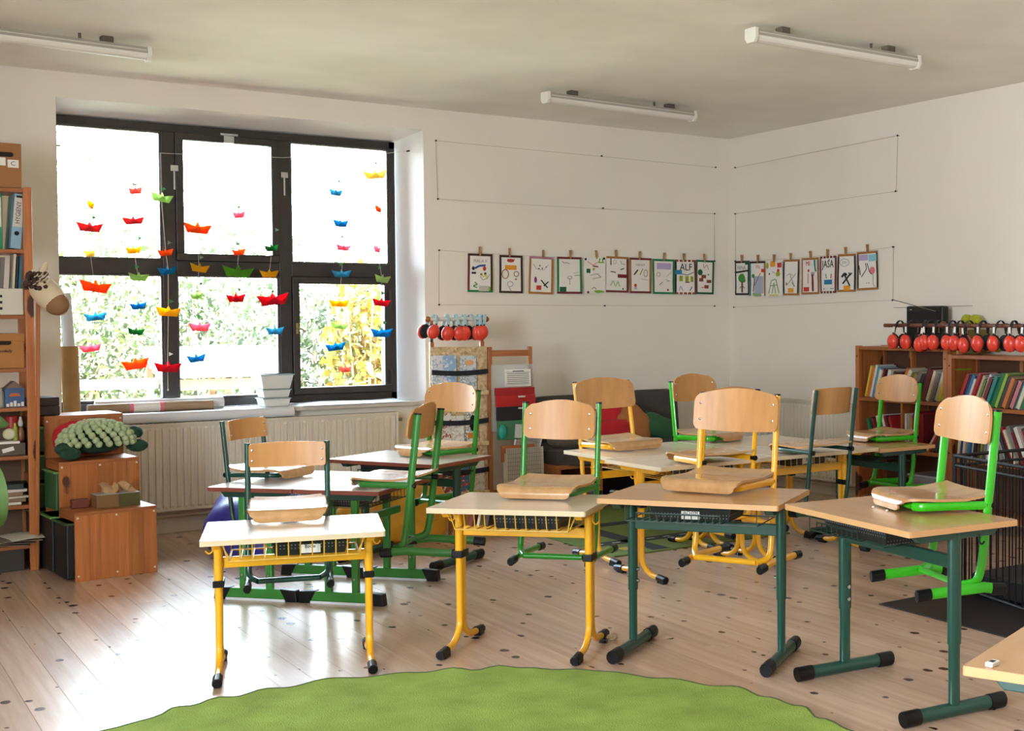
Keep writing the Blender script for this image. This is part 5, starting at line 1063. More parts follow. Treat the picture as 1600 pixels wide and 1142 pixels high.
def tub(label, z, w0, w1, d0, h, x_=2.765, y_=9.27):
    t = thing('plastic_tub', label, 'tub', (x_, y_, z), 0.05, 'white tubs stacked on the sill'); q = d0
    mb = MB(); mb.add([(-w0, -q, 0), (w0, -q, 0), (w0, q, 0), (-w0, q, 0), (-w1, -q * w1 / w0, h), (w1, -q * w1 / w0, h), (w1, q * w1 / w0, h), (-w1, q * w1 / w0, h)], [(0, 3, 2, 1), (4, 5, 6, 7)] + [(i, (i + 1) % 4, 4 + (i + 1) % 4, 4 + i) for i in range(4)])
    mb.build('tub_body', WP, t, bevel=0.006); MB().box(-w1 - 0.004, -q * w1 / w0 - 0.004, h - 0.008, w1 + 0.004, q * w1 / w0 + 0.004, h).build('rim', mat('tub_rim', '#9fb2b4', 0.4), t, bevel=0.003)
tub('white tub at the bottom of the sill stack', 0.826, 0.085, 0.098, 0.07, 0.062)
tub('white tub in the middle of the sill stack', 0.889, 0.085, 0.10, 0.07, 0.062)
tub('large pale blue white tub on top of the sill stack', 0.952, 0.095, 0.118, 0.075, 0.105)
o = MB().sheet(lambda u, v: (2.93 + 0.76 * u + 0.03 * v, 9.105 + 0.33 * v, 0.829 + 0.006 * sin(u * 6) * v + (0.012 * u * v)), 10, 5, 0.002).build('poster_sheet', mat('sheet_white', '#d5dbe2', 0.5), None); tag(o, 'large white paper sheet lying flat on the right of the sill', 'paper')
# ================================================================== MAGAZINE RACK AND FILE HOLDER
def osbmat():
    if 'osb_board' in MATS: return MATS['osb_board']
    m = mat('osb_board', '#c9a97e', 0.8); n = m.node_tree; L = n.links.new; b = n.nodes['Principled BSDF']
    tcn = n.nodes.new('ShaderNodeTexCoord'); v = n.nodes.new('ShaderNodeTexVoronoi'); v.inputs['Scale'].default_value = 55; L(tcn.outputs['Object'], v.inputs['Vector'])
    r = n.nodes.new('ShaderNodeValToRGB'); e = r.color_ramp.elements; e[0].color = lin('#a98658'); e[1].color = lin('#e2cda6'); L(v.outputs['Color'], r.inputs[0]); L(r.outputs[0], b.inputs['Base Color']); return m
OSB = osbmat(); RY0 = 8.58
rk = thing('magazine_rack', 'chipboard magazine rack with black elastic bands right of the window', 'magazine rack', (3.88, RY0, 0), -0.08)
MB().box(-0.21, 0, 0, 0.21, 0.018, 1.245).build('board', OSB, rk, bevel=0.002)
for z in (0.165, 0.525, 0.895):
    MB().box(-0.205, -0.05, z, 0.205, 0.0, z + 0.016).build('ledge', PINEX, rk, bevel=0.002); MB().box(-0.205, -0.055, z, 0.205, -0.045, z + 0.03).build('ledge_lip', OSB, rk)
for z in (0.345, 0.705, 1.065):
    MB().sheet(lambda u, v: (-0.212 + 0.424 * u, -0.033 - 0.004 * sin(pi * u), z + 0.018 - 0.036 * v - 0.012 * sin(pi * u)), 10, 2, 0.004).build('elastic_band', mat('black_elastic', '#1b1d26', 0.8), rk)
for xx in (-0.19, 0.19): MB().box(xx - 0.014, 0.018, 0, xx + 0.014, 0.05, 1.28).build('stand_leg', PINE, rk); MB().tube([(xx, 0.03, 1.25), (xx, 0.03, 1.44)], 0.012, 8).build('rod_post', PINE, rk)
MB().tube([(-0.215, 0.03, 1.445), (0.225, 0.03, 1.445)], 0.015, 12).build('rod', mat('white_rod', '#d9d2c6', 0.4), rk, smooth=True)
for s in (-0.215, 0.225): MB().blob((s, 0.03, 1.445), 0.022, 12, 8).build('rod_knob', PINE, rk, smooth=True)
def magmat(key, base, c2, sc=40):
    if key in MATS: return MATS[key]
    m = mat(key, base, 0.4); n = m.node_tree; L = n.links.new; b = n.nodes['Principled BSDF']
    tcn = n.nodes.new('ShaderNodeTexCoord'); v = n.nodes.new('ShaderNodeTexNoise'); v.inputs['Scale'].default_value = sc; v.inputs['Detail'].default_value = 3; L(tcn.outputs['Object'], v.inputs['Vector'])
    r = n.nodes.new('ShaderNodeValToRGB'); r.color_ramp.interpolation = 'CONSTANT'; e = r.color_ramp.elements; e[0].color = lin(base); e[1].position = 0.52; e[1].color = lin(c2); x_ = e.new(0.62); x_.color = lin('#e9e6df'); L(v.outputs['Fac'], r.inputs[0]); L(r.outputs[0], b.inputs['Base Color']); return m
MG = [(-0.155, 0.915, 0.10, 0.27, '#d8dbe2', '#9fb0c8', 'pale printed'), (-0.075, 0.915, 0.10, 0.27, '#8fb0d6', '#c7d3e4', 'blue patterned'), (0.065, 0.915, 0.125, 0.265, '#c9cfd2', '#8fa0ac', 'grey blue patterned'),
      (-0.12, 0.545, 0.10, 0.22, '#d9d2cc', '#a04a3c', 'red and white'), (-0.02, 0.545, 0.10, 0.20, '#e2dfd6', '#b9b4a8', 'cream'), (0.085, 0.545, 0.10, 0.26, '#d7d3cc', '#7f7a78', 'white with figure'),
      (-0.10, 0.185, 0.11, 0.22, '#8a3a34', '#c8beb0', 'dark red'), (0.02, 0.185, 0.09, 0.23, '#2f6f98', '#c23a34', 'blue and red'), (0.125, 0.185, 0.11, 0.22, '#dcd9d2', '#bdb8ae', 'white')]
for i, (mx, mz, mw, mh, c1, c2, nm) in enumerate(MG):
    t = thing('magazine', '%s magazine in the %s row of the chipboard rack' % (nm, ('top', 'middle', 'bottom')[i // 3]), 'magazine', rk.matrix_basis @ Vector((mx, -0.012 - 0.004 * (i % 2), mz)), -0.08, 'magazines in the rack')
    t.rotation_euler = (-0.03, 0, -0.08)
    MB().box(-mw / 2, -0.010, 0, mw / 2, 0.002, mh).build('magazine_cover', magmat('mag%d' % i, c1, c2), t)
    MB().box(-mw / 2 + 0.001, -0.0085, 0.001, mw / 2 + 0.001, 0.001, mh - 0.001).build('pages', WHITEP, t)
    if i == 5: MB().blob((0.01, -0.011, mh * 0.55), (0.025, 0.002, 0.06), 10, 8).build('printed_figure', BLACK, t); MB().box(-0.03, -0.0115, mh * 0.12, 0.035, -0.0105, mh * 0.28).build('printed_title', mat('title_orange', '#c87a2c', 0.5), t)
    if i == 2: MB().blob((0.01, -0.011, mh * 0.8), (0.035, 0.002, 0.022), 10, 8).build('printed_badge', mat('badge_tan', '#d9a57a', 0.5), t)
fh = thing('file_holder', 'pine frame with hanging document pockets beside the magazine rack', 'file holder', (4.27, 8.52, 0), -0.05)
for xx in (-0.165, 0.155): MB().box(xx - 0.015, 0, 0, xx + 0.015, 0.03, 1.24).build('frame_post', PINE, fh, bevel=0.002)
for z in (1.17, 0.14): MB().box(-0.15, 0.004, z, 0.14, 0.026, z + 0.045).build('frame_rail', PINEX, fh, bevel=0.002)
MB().box(-0.165, -0.012, 0.62, 0.18, -0.009, 1.11).build('clear_pocket', clear_plastic('clear_film', '#cfd2d2', 0.35), fh)
pk = [(0.94, 0.88, '#a8121c', 'red_pocket'), (0.885, 0.80, '#c01822', 'red_pocket'), (0.80, 0.70, '#171420', 'dark_pocket'), (0.70, 0.56, '#3f7a5a', 'green_folder')]
for k, (z1, z0, c, nm) in enumerate(pk): MB().box(-0.15, -0.05 - 0.012 * k, z0, 0.165, -0.035 - 0.012 * k, z1).build(nm, mat('pocket%d' % k, c, 0.35), fh, bevel=0.003)
for z in (0.875, 0.79): MB().box(0.02, -0.078, z - 0.008, 0.075, -0.075, z + 0.004).build('pocket_label', WHITEP, fh)
MB().blob((-0.115, -0.095, 0.62), (0.035, 0.02, 0.055), 12, 8).build('teal_folder', mat('teal_folder', '#1f9a8c', 0.4), fh, smooth=True)
MB().box(-0.07, -0.105, 0.57, 0.15, -0.098, 0.67).build('white_folder', mat('white_folder', '#c9c9c4', 0.4), fh, rot=(0, 0.08, 0)); MB().box(-0.13, -0.11, 0.40, 0.13, -0.10, 0.52).build('wood_folder', mat('tan_folder', '#b0663a', 0.6), fh)
cal = thing('calendar_sheet', 'white calendar sheet tucked in the red pockets', 'calendar', (4.27, 8.455, 0.95), -0.05); cal.rotation_euler = (-0.05, 0, -0.05)
MB().box(-0.08, 0, 0, 0.125, 0.004, 0.125).build('sheet', WHITEP, cal)
for k in range(6): MB().box(-0.065, -0.0008, 0.02 + 0.014 * k, 0.11, 0.0, 0.026 + 0.014 * k).build('printed_row', mat('print_grey', '#8b8a8a', 0.8), cal)
MB().box(-0.02, -0.0008, 0.108, 0.07, 0.0, 0.114).build('printed_row', INK, cal)
for s0, s1 in (((-0.072, 0.012), (0.118, 0.014)), ((-0.072, 0.103), (0.118, 0.105))): MB().box(s0[0], -0.001, s0[1], s1[0], 0.0, s1[1]).build('printed_rule', INK, cal)
def wire_basket(label, loc, W, H, D, rot):
    t = thing('wire_file_basket', label, 'wire basket', loc, 0, 'white wire baskets'); t.rotation_euler = rot; WM = mat('white_wire_mesh', '#d8d2c8', 0.5)
    f = MB(); f.tube([(-W / 2, 0, 0), (W / 2, 0, 0), (W / 2, 0, H), (-W / 2, 0, H)], 0.004, 6, closed=True); f.build('frame', WM, t)
    MB().box(-W / 2, 0.006, 0, W / 2, 0.009, H).build('back_sheet', mat('basket_card', '#cfc8bc', 0.7), t)
    g = MB()
    for k in range(int(W / 0.014)): g.tube([(-W / 2 + 0.014 * k, 0, 0), (-W / 2 + 0.014 * k, 0, H)], 0.0012, 4)
    for k in range(int(H / 0.03)): g.tube([(-W / 2, 0, 0.03 * k), (W / 2, 0, 0.03 * k)], 0.0012, 4)
    g.build('grid', mat('grid_grey', '#5f5a56', 0.5), t)['kind'] = 'stuff'
    for s in (-1, 1): MB().box(s * W / 2 - 0.002, 0, 0, s * W / 2 + 0.002, D, H * 0.9).build('side_panel', WM, t)
    return t
wire_basket('white wire grid file basket low beside the magazine rack', (4.30, 8.36, 0.16), 0.29, 0.34, 0.06, (-0.05, 0, -0.05))
wire_basket('tilted white wire grid panel behind the grid file basket', (4.33, 8.44, 0.40), 0.20, 0.22, 0.02, (0.0, 0.25, -0.05))
# ================================================================== EAR DEFENDERS
ERED = mat('coral_red_shell', '#e0402e', 0.35, coat=0.2); ECUSH = mat('black_cushion', '#1a1718', 0.7)
def ear_defender(label, loc, rz, bandm, tagged=True, twist=0.0, drop=0.10, group='ear defenders on the rods'):
    t = thing('ear_defender', label, 'ear defender', loc, rz, group); t.rotation_euler = (0, twist, rz)
    pts = [(0, 0.052 * cos(a), -drop * 0.8 + (drop * 0.8 + 0.018) * sin(a) if sin(a) > 0 else 0) for a in [pi * k / 14 for k in range(15)]]
    MB().tube(pts, 0.012, 8, ry=0.0022, up=(1, 0, 0)).build('headband', bandm, t)
    for s in (-1, 1):
        yy = s * 0.052; M2 = RX(s * -0.10)
        MB().blob((0, yy + s * 0.006, -drop - 0.012), (0.047, 0.032, 0.054), 16, 10, lambda d: 1.0 + 0.06 * d.z * -1, M2).build('ear_cup', ERED, t, smooth=True)
        MB().blob((0, yy - s * 0.014, -drop - 0.012), (0.046, 0.018, 0.054), 14, 8).build('cushion', ECUSH, t, smooth=True)
        MB().tube([(0, yy + s * 0.003, -drop * 0.55), (0, yy + s * 0.010, -drop + 0.03)], 0.006, 6).build('band_clip', BLACK, t)
        if tagged: MB().box(-0.008, yy + s * 0.004 - 0.002, -drop * 0.55 - 0.005, 0.008, yy + s * 0.004 + 0.002, -drop * 0.55 + 0.04).build('name_tag', WHITEP, t)
    return t
BANDB = mat('black_band', '#17171a', 0.5); BANDC = mat('pale_blue_band', '#a9c8d2', 0.4)
LE = [(-0.165, 0.5), (-0.075, 0.12), (-0.01, -0.08), (0.05, 0.1), (0.105, -0.15), (0.165, 0.05), (0.205, 0.3)]
for i, (lx, tw) in enumerate(LE):
    p = rk.matrix_basis @ Vector((lx, 0.03, 1.462)); ear_defender('red ear defender, %s from the left on the magazine rack rod' % ORD[i], p, -0.08 + (0.35 if i in (0, 4) else 0.0), BANDC, False, tw, 0.105, 'red ear defenders on the magazine rack')
# ================================================================== SOFA
SG = mat('dark_grey_fabric', '#45413f', 0.95, noise=0.12, nscale=60, bump=0.2, bscale=250)
so = thing('sofa', 'dark grey sofa on a wooden box base along the back wall', 'sofa', (0, 0, 0))
def cush(mb_c, r, M=None, p=4): return MB().blob(mb_c, r, 28, 18, lambda d: 1 / (abs(d.x) ** p + abs(d.y) ** p + abs(d.z) ** p) ** (1 / p), M)
cush((5.12, 8.92, 0.60), (0.60, 0.10, 0.235), RX(-0.1), 7).build('back_cushion', SG, so, smooth=True)
cush((5.70, 8.86, 0.62), (0.235, 0.115, 0.235), RX(-0.1), 7).build('back_cushion', SG, so, smooth=True)
cush((5.215, 8.58, 0.41), (0.71, 0.36, 0.075), None, 8).build('seat_cushion', SG, so, smooth=True)
MB().box(4.50, 8.26, 0.33, 5.92, 8.96, 0.36).build('base_top', PINEX, so); MB().box(4.50, 8.25, 0.0, 4.53, 8.95, 0.33).build('base_side', PINE, so); MB().box(5.89, 8.25, 0.0, 5.92, 8.95, 0.33).build('base_side', PINE, so)
MB().box(4.86, 8.25, 0.0, 4.885, 8.95, 0.33).build('base_divider', PINE, so); MB().box(4.53, 8.9, 0.0, 5.89, 8.93, 0.33).build('base_back', BLACKM, so)
def pillow(label, c, r, M, col, p=2.6):
    t = thing('cushion', label, 'cushion', c, 0, 'sofa cushions')
    f = lambda d: (1 / (abs(d.x) ** p + abs(d.y) ** 2 + abs(d.z) ** p) ** (1 / p)) * (1 + 0.16 * (abs(d.x * d.z)) * 2)
    m = mat('pillow_' + col.strip('#'), col, 0.95, noise=0.06, nscale=30, bump=0.25, bscale=180)
    MB().blob((0, 0, 0), r, 28, 18, f, M).build('cushion_body', m, t, smooth=True)
    W_, H_ = r[0] * 0.98, r[2] * 0.98
    MB().tube([M @ Vector(q) for q in ((-W_, 0, -H_), (W_, 0, -H_), (W_, 0, H_), (-W_, 0, H_))], 0.006, 6, closed=True).build('seam', m, t)
pillow('upper red cushion propped on the sofa', (5.10, 8.60, 0.665), (0.23, 0.07, 0.15), RY(-0.15) @ RX(-0.5), '#c01f2c')
pillow('lower red cushion lying on the sofa', (5.02, 8.44, 0.575), (0.22, 0.11, 0.09), RY(0.05) @ RX(-0.2), '#b81c2a')
pillow('orange brown cushion leaning on the sofa', (5.35, 8.52, 0.605), (0.165, 0.07, 0.13), RY(0.7) @ RX(-0.3), '#a86a3a')
pillow('dark green cushion at the right end of the sofa', (5.58, 8.52, 0.572), (0.15, 0.07, 0.09), RY(0.4) @ RX(-0.4), '#2f5a3a')
t = thing('fabric_bag', 'crumpled grey fabric bag on the left end of the sofa', 'bag', (4.72, 8.42, 0.485))
MB().blob((0, 0, 0.075), (0.20, 0.14, 0.105), 26, 16, lambda d: 1 + 0.06 * sin(d.x * 9 + d.z * 5) + 0.05 * sin(d.y * 11)).build('bag_body', mat('grey_canvas', '#6b6257', 0.95, noise=0.12, nscale=20), t, smooth=True)
MB().tube(fillet([(-0.1, -0.13, 0.10), (-0.03, -0.16, 0.06), (0.05, -0.15, 0.09), (0.12, -0.12, 0.05)], 0.04, 4), 0.006, 6).build('drawstring', mat('string_cream', '#a89a84', 0.9), t)
# ================================================================== RIGHT BOOKCASES
def bookcase(label, y0, y1, top, shelves, dividers=()):
    """front faces -x at x = 6.45"""
    t = thing('bookcase', label, 'bookcase', (6.45, y0, 0), 0, 'low pine bookcases'); L = y1 - y0; D = 0.30
    for yy in (0, L - 0.04):
        MB().box(0, yy, 0, 0.04, yy + 0.04, top).build('post', PINE, t, bevel=0.003); MB().box(D - 0.04, yy, 0, D, yy + 0.04, top).build('post', PINE, t, bevel=0.003)
        MB().box(0.04, yy + 0.01, 0.1, D - 0.04, yy + 0.03, top - 0.03).build('side_panel', PINE, t)
    for z in shelves: MB().box(0.004, 0.04, z - 0.026, D - 0.005, L - 0.04, z).build('shelf_board', PINEH, t, bevel=0.003)
    MB().box(-0.004, 0.04, top - 0.03, D, L - 0.04, top - 0.004).build('top_board', PINEH, t, bevel=0.003)
    MB().box(D - 0.012, 0.02, 0.08, D - 0.004, L - 0.02, top - 0.03).build('back_panel', mat('bookcase_back', '#5a3a28', 0.8, noise=0.1), t)
    for (yy, z0, z1) in dividers: MB().box(0.004, yy - y0 - 0.01, z0, D - 0.02, yy - y0 + 0.01, z1 - 0.026).build('divider', PINE, t)
    for yy in (0.02, L - 0.02): 
        for z in (top - 0.08, 0.5): MB().tube([(-0.001, yy, z), (0.004, yy, z)], 0.006, 8).build('screw_hole', BLACK, t)
    MB().box(D - 0.06, L * 0.62, 0.85, D - 0.012, L * 0.62 + 0.03, top - 0.03).build('rear_batten', PINE, t)
    return t
bookcase('taller pine bookcase, left of the two on the right wall', 6.20, 7.15, 1.235, (0.10, 0.487, 0.848), ((6.655, 0.487, 0.848),))
bookcase('lower pine bookcase, right of the two on the right wall', 4.95, 6.198, 1.19, (0.10, 0.47, 0.835))
brng = random.Random(21)
def books(where, z, y_start, specs, deep=0.185, xf=6.475):
    """y decreases to the right of the picture; each spec: (colour name, hex, thickness, height, lean, gap)"""
    y = y_start
    for i, (cn, hx_, th, h, ln, gap) in enumerate(specs):
        m = MB(); th2 = th / 2; c = 0.0016
        m.cur = 0; m.box(0, -th2, 0, 0.003, th2, h); m.box(0, -th2, 0, deep, -th2 + c, h); m.box(0, th2 - c, 0, deep, th2, h)
        m.cur = 1; m.box(0.003, -th2 + c, 0.003, deep - 0.004, th2 - c, h - 0.004)
        y -= (th2 / cos(ln)) + gap
        o = m.build('book', [mat('bookcol_' + hx_.strip('#'), hx_, 0.5), mat('pages', '#d8cfbc', 0.8)], None, (xf + brng.uniform(-0.01, 0.02), y, z + abs(th2 * sin(ln)) + 0.001), (ln, 0, 0))
        y -= (th2 / cos(ln)) + 0.0015
        tag(o, '%s book, %s from the left %s' % (cn, ORD[i], where), 'book', 'books in the right bookcases')
CN = {'cream': '#d9cfb4', 'white': '#d6d3cb', 'red': '#a8262a', 'dark red': '#6f1f24', 'brown': '#5c3a28', 'olive': '#6f7a34', 'green': '#2f7a4a', 'lime': '#8fae3a', 'navy': '#1f2c50', 'blue': '#2f6a9a', 'sky blue': '#4f9ac0', 'grey': '#7d7a76', 'dark grey': '#3c3a3c', 'black': '#201d20', 'orange': '#c8702c', 'yellow': '#d4b43c', 'tan': '#b08a58', 'pink': '#c07a80', 'teal': '#2a7f7a'}
def S(seq, h=(0.19, 0.24), th=(0.010, 0.02), lean=0.0, gaps={}):
    out = []
    for i, c in enumerate(seq):
        ln = lean[i] if isinstance(lean, (list, tuple)) else lean; out.append((c, CN[c], brng.uniform(*th), brng.uniform(*h), ln, gaps.get(i, 0)))
    return out
u1 = ['yellow', 'orange', 'white', 'sky blue', 'cream', 'dark red', 'navy', 'white', 'brown', 'orange', 'cream', 'olive', 'tan', 'grey', 'dark red', 'brown', 'dark red', 'cream', 'grey', 'white', 'yellow', 'lime']
books('on the upper shelf of the taller bookcase', 0.848, 7.09, S(u1, (0.2, 0.26), (0.022, 0.038), [0.28] * 9 + [0.5] * 5 + [0.36] * 8, {9: 0.045, 14: 0.05}))
u2 = ['red', 'navy', 'blue', 'white', 'red', 'cream', 'olive', 'white', 'dark red', 'teal', 'green', 'lime', 'dark grey', 'orange', 'brown', 'pink', 'teal', 'cream', 'green', 'sky blue', 'brown', 'red']
books('on the upper shelf of the lower bookcase', 0.835, 6.15, S(u2, (0.19, 0.25), (0.022, 0.034), 0.42))
u3 = ['grey', 'cream', 'dark grey', 'grey', 'tan', 'white']
books('in the grey group of the lower bookcase', 0.835, 5.34, S(u3, (0.24, 0.29), (0.014, 0.02), 0.22))
books('in the left half of the taller bookcase', 0.487, 6.99, S(['green', 'black', 'dark red', 'brown', 'cream', 'dark grey', 'white', 'dark red', 'grey', 'red'], (0.2, 0.25), (0.02, 0.03), -0.32), xf=6.475)
books('beside the divider of the taller bookcase', 0.487, 6.635, S(['white', 'tan', 'red', 'dark red', 'red', 'dark red'], (0.24, 0.28), (0.02, 0.03), 0.0))
books('in the leaning group of the taller bookcase', 0.487, 6.44, S(['cream', 'red', 'brown', 'dark grey'], (0.2, 0.24), (0.02, 0.028), 0.6))
books('on the middle shelf of the lower bookcase', 0.47, 6.14, S(['cream', 'navy', 'white', 'tan', 'blue', 'cream', 'black', 'brown', 'olive', 'grey', 'white'], (0.19, 0.23), (0.02, 0.03), 0.12))
books('in the slanted group of the lower bookcase', 0.47, 5.70, S(['white', 'dark grey', 'red', 'cream', 'grey', 'dark red', 'white', 'pink', 'brown', 'tan', 'white'], (0.22, 0.28), (0.022, 0.034), -0.42))
t = thing('plastic_box', 'clear plastic storage box at the bottom of the taller bookcase', 'storage box', (6.474, 6.28, 0.102))
cp = clear_plastic('clear_plastic', '#b8bcc4', 0.4)
MB().box(0, 0, 0, 0.24, 0.32, 0.004).box(0, 0, 0, 0.004, 0.32, 0.2).box(0.236, 0, 0, 0.24, 0.32, 0.2).box(0, 0, 0, 0.24, 0.004, 0.2).box(0, 0.316, 0, 0.24, 0.32, 0.2).build('box_body', cp, t)
MB().box(-0.008, -0.008, 0.2, 0.248, 0.328, 0.215).build('lid', clear_plastic('clear_lid', '#c9ccd2', 0.55), t, bevel=0.003)
# rod with ear defenders above the bookcases
rd_ = thing('hanging_rod', 'reddish wooden rod above the bookcases carrying ear defenders', 'rod', (0, 0, 0))
MB().tube([(6.33, 6.70, 1.39), (6.33, 5.07, 1.39)], 0.014, 12).build('rod_bar', wood('red_wood', '#7a4430', '#5f3222', axis=1), rd_, smooth=True)
for yy in (6.12, 5.12): MB().box(6.47, yy - 0.012, 1.19, 6.50, yy + 0.012, 1.395).box(6.33, yy - 0.01, 1.37, 6.48, yy + 0.01, 1.395).build('rod_support', PINE, rd_); MB().blob((6.33, yy, 1.395), 0.026, 12, 8).build('rod_knob', MATS['red_wood'], rd_, smooth=True)
RE = [(6.77, .12, .0), (6.65, .02, 0.0), (6.51, .15, .5), (6.455, -.1, -.3), (6.375, .05, .1), (6.24, .02, 0), (6.165, 0.05, 0), (6.085, -0.12, -.25), (5.955, .03, .05), (5.80, .08, -.1), (5.68, -.05, 0.1), (5.56, .1, 0), (5.45, 0, 0)]
for i, (yy, tw, ro) in enumerate(RE):
    ear_defender('red ear defender, %s from the left on the rod above the bookcases' % ORD[i], (6.33, yy * 0.9664, 1.407), -pi / 2 + ro, BANDB, True, tw, 0.118 + (0.015 if i in (2, 7) else 0), 'red ear defenders above the bookcases')
t = thing('radio', 'black portable radio with two antennas on the taller bookcase', 'radio', (6.66, 6.60, 1.235))
MB().box(-0.035, -0.185, 0, 0.035, 0.185, 0.295).build('case', mat('radio_black', '#101012', 0.4), t, bevel=0.012, seg=3)
MB().box(-0.037, -0.165, 0.02, -0.034, 0.165, 0.255).build('front_grille', mat('radio_grille', '#0a0a0c', 0.7), t); MB().box(-0.038, 0.12, 0.265, -0.035, 0.145, 0.272).build('badge', STEEL, t)
MB().tube([(-0.045, -0.13, 0.255), (-0.05, 0.31, 0.345)], 0.003, 6).build('antenna', STEEL, t); MB().tube([(-0.02, -0.46, 0.292), (-0.02, 0.33, 0.285)], 0.002, 6).build('antenna', STEEL, t)
GYA = mat('lime_wool', '#a5a82e', 0.95, bump=0.4, bscale=120)
for k, (yy, zz, r_, lb) in enumerate(((6.21, 1.425, 0.042, 'left lime green wool ball above the rod'), (6.13, 1.415, 0.05, 'right lime green wool ball above the rod'), (6.05, 1.26, 0.05, 'lime green wool ball behind the hanging ear defenders'), (5.93, 1.25, 0.045, 'small lime green wool ball behind the right ear defenders'))):
    o = MB().blob((0, 0, 0), r_, 16, 12, lambda d: 1 + 0.05 * sin(d.x * 12) * sin(d.z * 12)).build('wool_ball', GYA, None, (6.66, yy, zz if k > 1 else zz), smooth=True); tag(o, lb, 'wool ball', 'lime green wool balls')
b = box_thing('cardboard_box', 'low brown box under the wool balls on the lower bookcase', 'box', (6.66, 6.12, 1.19), (0.14, 0.14, 0.17), mat('olive_card', '#7a6a3c', 0.8))
# ================================================================== PET PEN, MAT, BLACK BOX
fm = MB().box(4.37, 3.2, 0, 5.9, 4.67, 0.006).build('floor_mat', mat('black_mat', '#1d1a1b', 0.35), None, bevel=0.002); tag(fm, 'flat black mat on the floor under the wire pen', 'mat')
pen = thing('pet_pen', 'black metal bar pet pen standing on the black mat', 'pet pen', (0, 0, 0.006))
C0 = Vector((4.885, 4.64, 0)); C1 = Vector((5.75, 4.60, 0)); C2 = Vector((4.66, 3.65, 0)); HP = 0.715
for a, b_ in ((C0, C1), (C0, C2)):
    for z in (0.03, HP - 0.05, HP): MB().tube([a + Vector((0, 0, z)), b_ + Vector((0, 0, z))], 0.008 if z < HP else 0.010, 6).build('rail', BLACKM, pen)
    n = int((b_ - a).length / 0.052)
    for k in range(1, n):
        p0 = a.lerp(b_, k / n); MB().tube([p0 + Vector((0, 0, 0.03)), p0 + Vector((0, 0, HP))], 0.0042, 6).build('bar', BLACKM, pen)
for c in (C0, C1, C2): MB().tube([c, c + Vector((0, 0, HP + 0.01))], 0.013, 8).build('corner_post', BLACKM, pen)
for q in (0.0, 0.03): MB().tube([C0 + Vector((0.03 + q, -0.02, 0)), C0 + Vector((0.03 + q, -0.02, HP))], 0.009, 6).build('hinge_post', BLACKM, pen)
MB().box(4.92, 3.75, 0.0, 5.7, 4.55, 0.11).build('base_tray', mat('pen_tray', '#131214', 0.6), pen, bevel=0.01)
b = box_thing('black_crate', 'tall black box inside the wire pen at the right edge', 'crate', (5.12, 4.02, 0.118), (0.42, 0.34, 0.64), mat('black_fabric', '#17161a', 0.8), rz=0.3, lid=mat('black_fabric', '#17161a', 0.8))
# ================================================================== BEANBAGS, BOXES
def beanbag(label, c, r, col, sd):
    t = thing('beanbag', label, 'beanbag', c, 0, 'beanbags'); f = lambda d: (1 + 0.05 * sin(d.x * 7 + sd) * sin(d.y * 6 + d.z * 5) + 0.06 * sin(3 * atan2(d.y, d.x) + sd)) * (1.0 if d.z > -0.5 else 0.5 / max(0.5, -d.z))
    m = mat('beanbag_' + col.strip('#'), col, 0.42, noise=0.1, nscale=10, bump=0.3, bscale=12)
    MB().blob((0, 0, r[2] * 0.52), r, 36, 22, f).build('bag_body', m, t, smooth=True)
    MB().tube([(r[0] * 0.99 * cos(a), r[1] * 0.99 * sin(a) , r[2] * 0.50) for a in [2 * pi * k / 24 for k in range(24)]], 0.006, 6, closed=True).build('seam', m, t)
beanbag('purple blue beanbag on the floor before the long radiator', (2.36, 8.05, 0.0), (0.37, 0.38, 0.30), '#2f2f86', 1.0)
beanbag('yellow ochre beanbag under the desk before the magazine rack', (3.12, 7.98, 0.0), (0.36, 0.30, 0.30), '#d9992a', 2.2)
box_thing('cardboard_box', 'brown cardboard box beside the yellow beanbag', 'box', (3.66, 7.95, 0), (0.26, 0.22, 0.22), CARD, rz=-0.5)
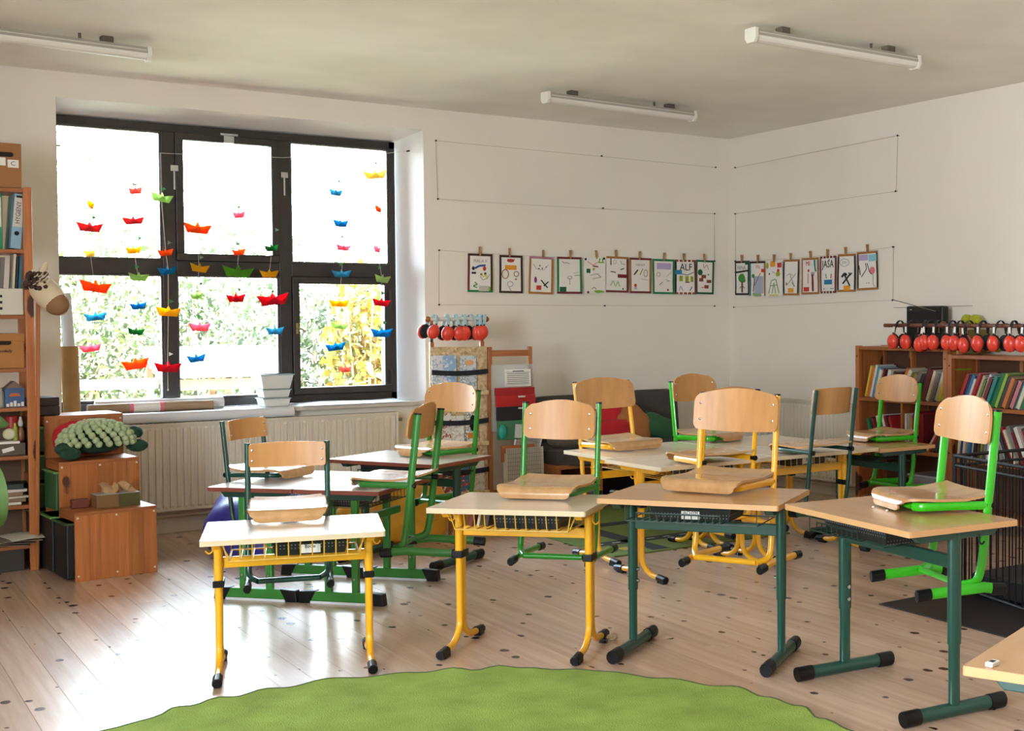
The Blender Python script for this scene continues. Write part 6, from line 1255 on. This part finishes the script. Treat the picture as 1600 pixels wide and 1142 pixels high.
# ================================================================== PLANT AT THE LEFT EDGE
t = thing('potted_plant', 'broad leaved green plant peeking in at the left picture edge', 'plant', (0.20, 3.06, 0))
MB().lathe([(0.10, 0), (0.13, 0.02), (0.16, 0.30), (0.17, 0.30), (0.17, 0.34), (0.14, 0.34), (0.13, 0.30)], 24).build('pot', mat('terracotta', '#a0583a', 0.8), t, smooth=True)
LEAF = paper('plant_leaf', '#3a541e', 0.12); prng = random.Random(9); mb = MB()
def leaf(base, tip, wd, droop=0.02):
    base = Vector(base); tip = Vector(tip); ax = tip - base; sd = ax.cross(Vector((0.6, 0.8, 0))).normalized(); nn = ax.cross(sd).normalized()
    return MB().sheet(lambda u, v: base + ax * v + sd * (u - 0.5) * 2 * wd * (sin(pi * min(1, v * 0.94 + 0.05)) ** 0.75) + nn * (0.03 * sin(pi * v) - 0.03 * abs(u - 0.5)), 6, 10, 0.0015)
for (bx, by, bz), (tx, ty, tz), wd in (((0.115, -0.08, 1.16), (0.13, -0.092, 1.03), 0.042), ((0.02, -0.01, 1.30), (0.148, -0.095, 1.235), 0.03), ((0.0, 0.0, 1.15), (-0.20, 0.05, 1.2), 0.06), ((0, 0, 1.2), (-0.1, -0.16, 1.33), 0.06), ((0.0, 0.0, 1.05), (0.125, -0.08, 0.93), 0.02), ((-0.02, 0, 1.25), (-0.1, 0.1, 1.40), 0.05), ((0, 0, 0.9), (-0.15, 0.1, 0.85), 0.06)):
    leaf((bx, by, bz), (tx, ty, tz), wd).build('leaf', LEAF, t, smooth=True)
    mb.tube(fillet([(0, 0, 0.32), (bx * 0.3, by * 0.3, bz * 0.7), (bx, by, bz)], 0.2, 4), 0.005, 5)
mb.build('stems', mat('stem_green', '#5f7a34', 0.6), t)
# ================================================================== SMALL THINGS
p = Vector((2.168, 1.941, 0.66)); t = thing('eraser', 'white eraser with dark mark on the corner of the nearest desk', 'eraser', p, 0.2)
MB().box(-0.018, -0.010, 0, 0.018, 0.010, 0.011).build('eraser_body', mat('eraser_white', '#dcd8d2', 0.6), t, bevel=0.003); MB().box(-0.009, -0.006, 0.0111, 0.006, 0.005, 0.0118).build('printed_mark', INK, t)
o = MB().blob((0, 0, 0), (0.028, 0.018, 0.016), 14, 10, lambda d: 1 + 0.3 * sin(d.x * 9 + d.y * 7) * sin(d.z * 8 + 1)).build('paper_crumple', mat('crumple', '#b9a48c', 0.9), None, (2.935, 4.885, 0.013)); tag(o, 'crumpled beige paper on the floor by the dark green foot', 'paper')
for (dx, dy, lb) in ((-0.12, -0.02, 'tiny white bead under the chair lip on the rightmost front desk'), (-0.02, -0.03, 'tiny cream bead near the chair on the rightmost front desk')):
    q = D4.matrix_basis @ Vector((dx, dy, 0.706)); o = MB().blob((0, 0, 0.004), (0.005, 0.005, 0.004), 8, 6).build('bead', WHITEP, None, q, smooth=True); tag(o, lb, 'bead', 'beads on the desk')
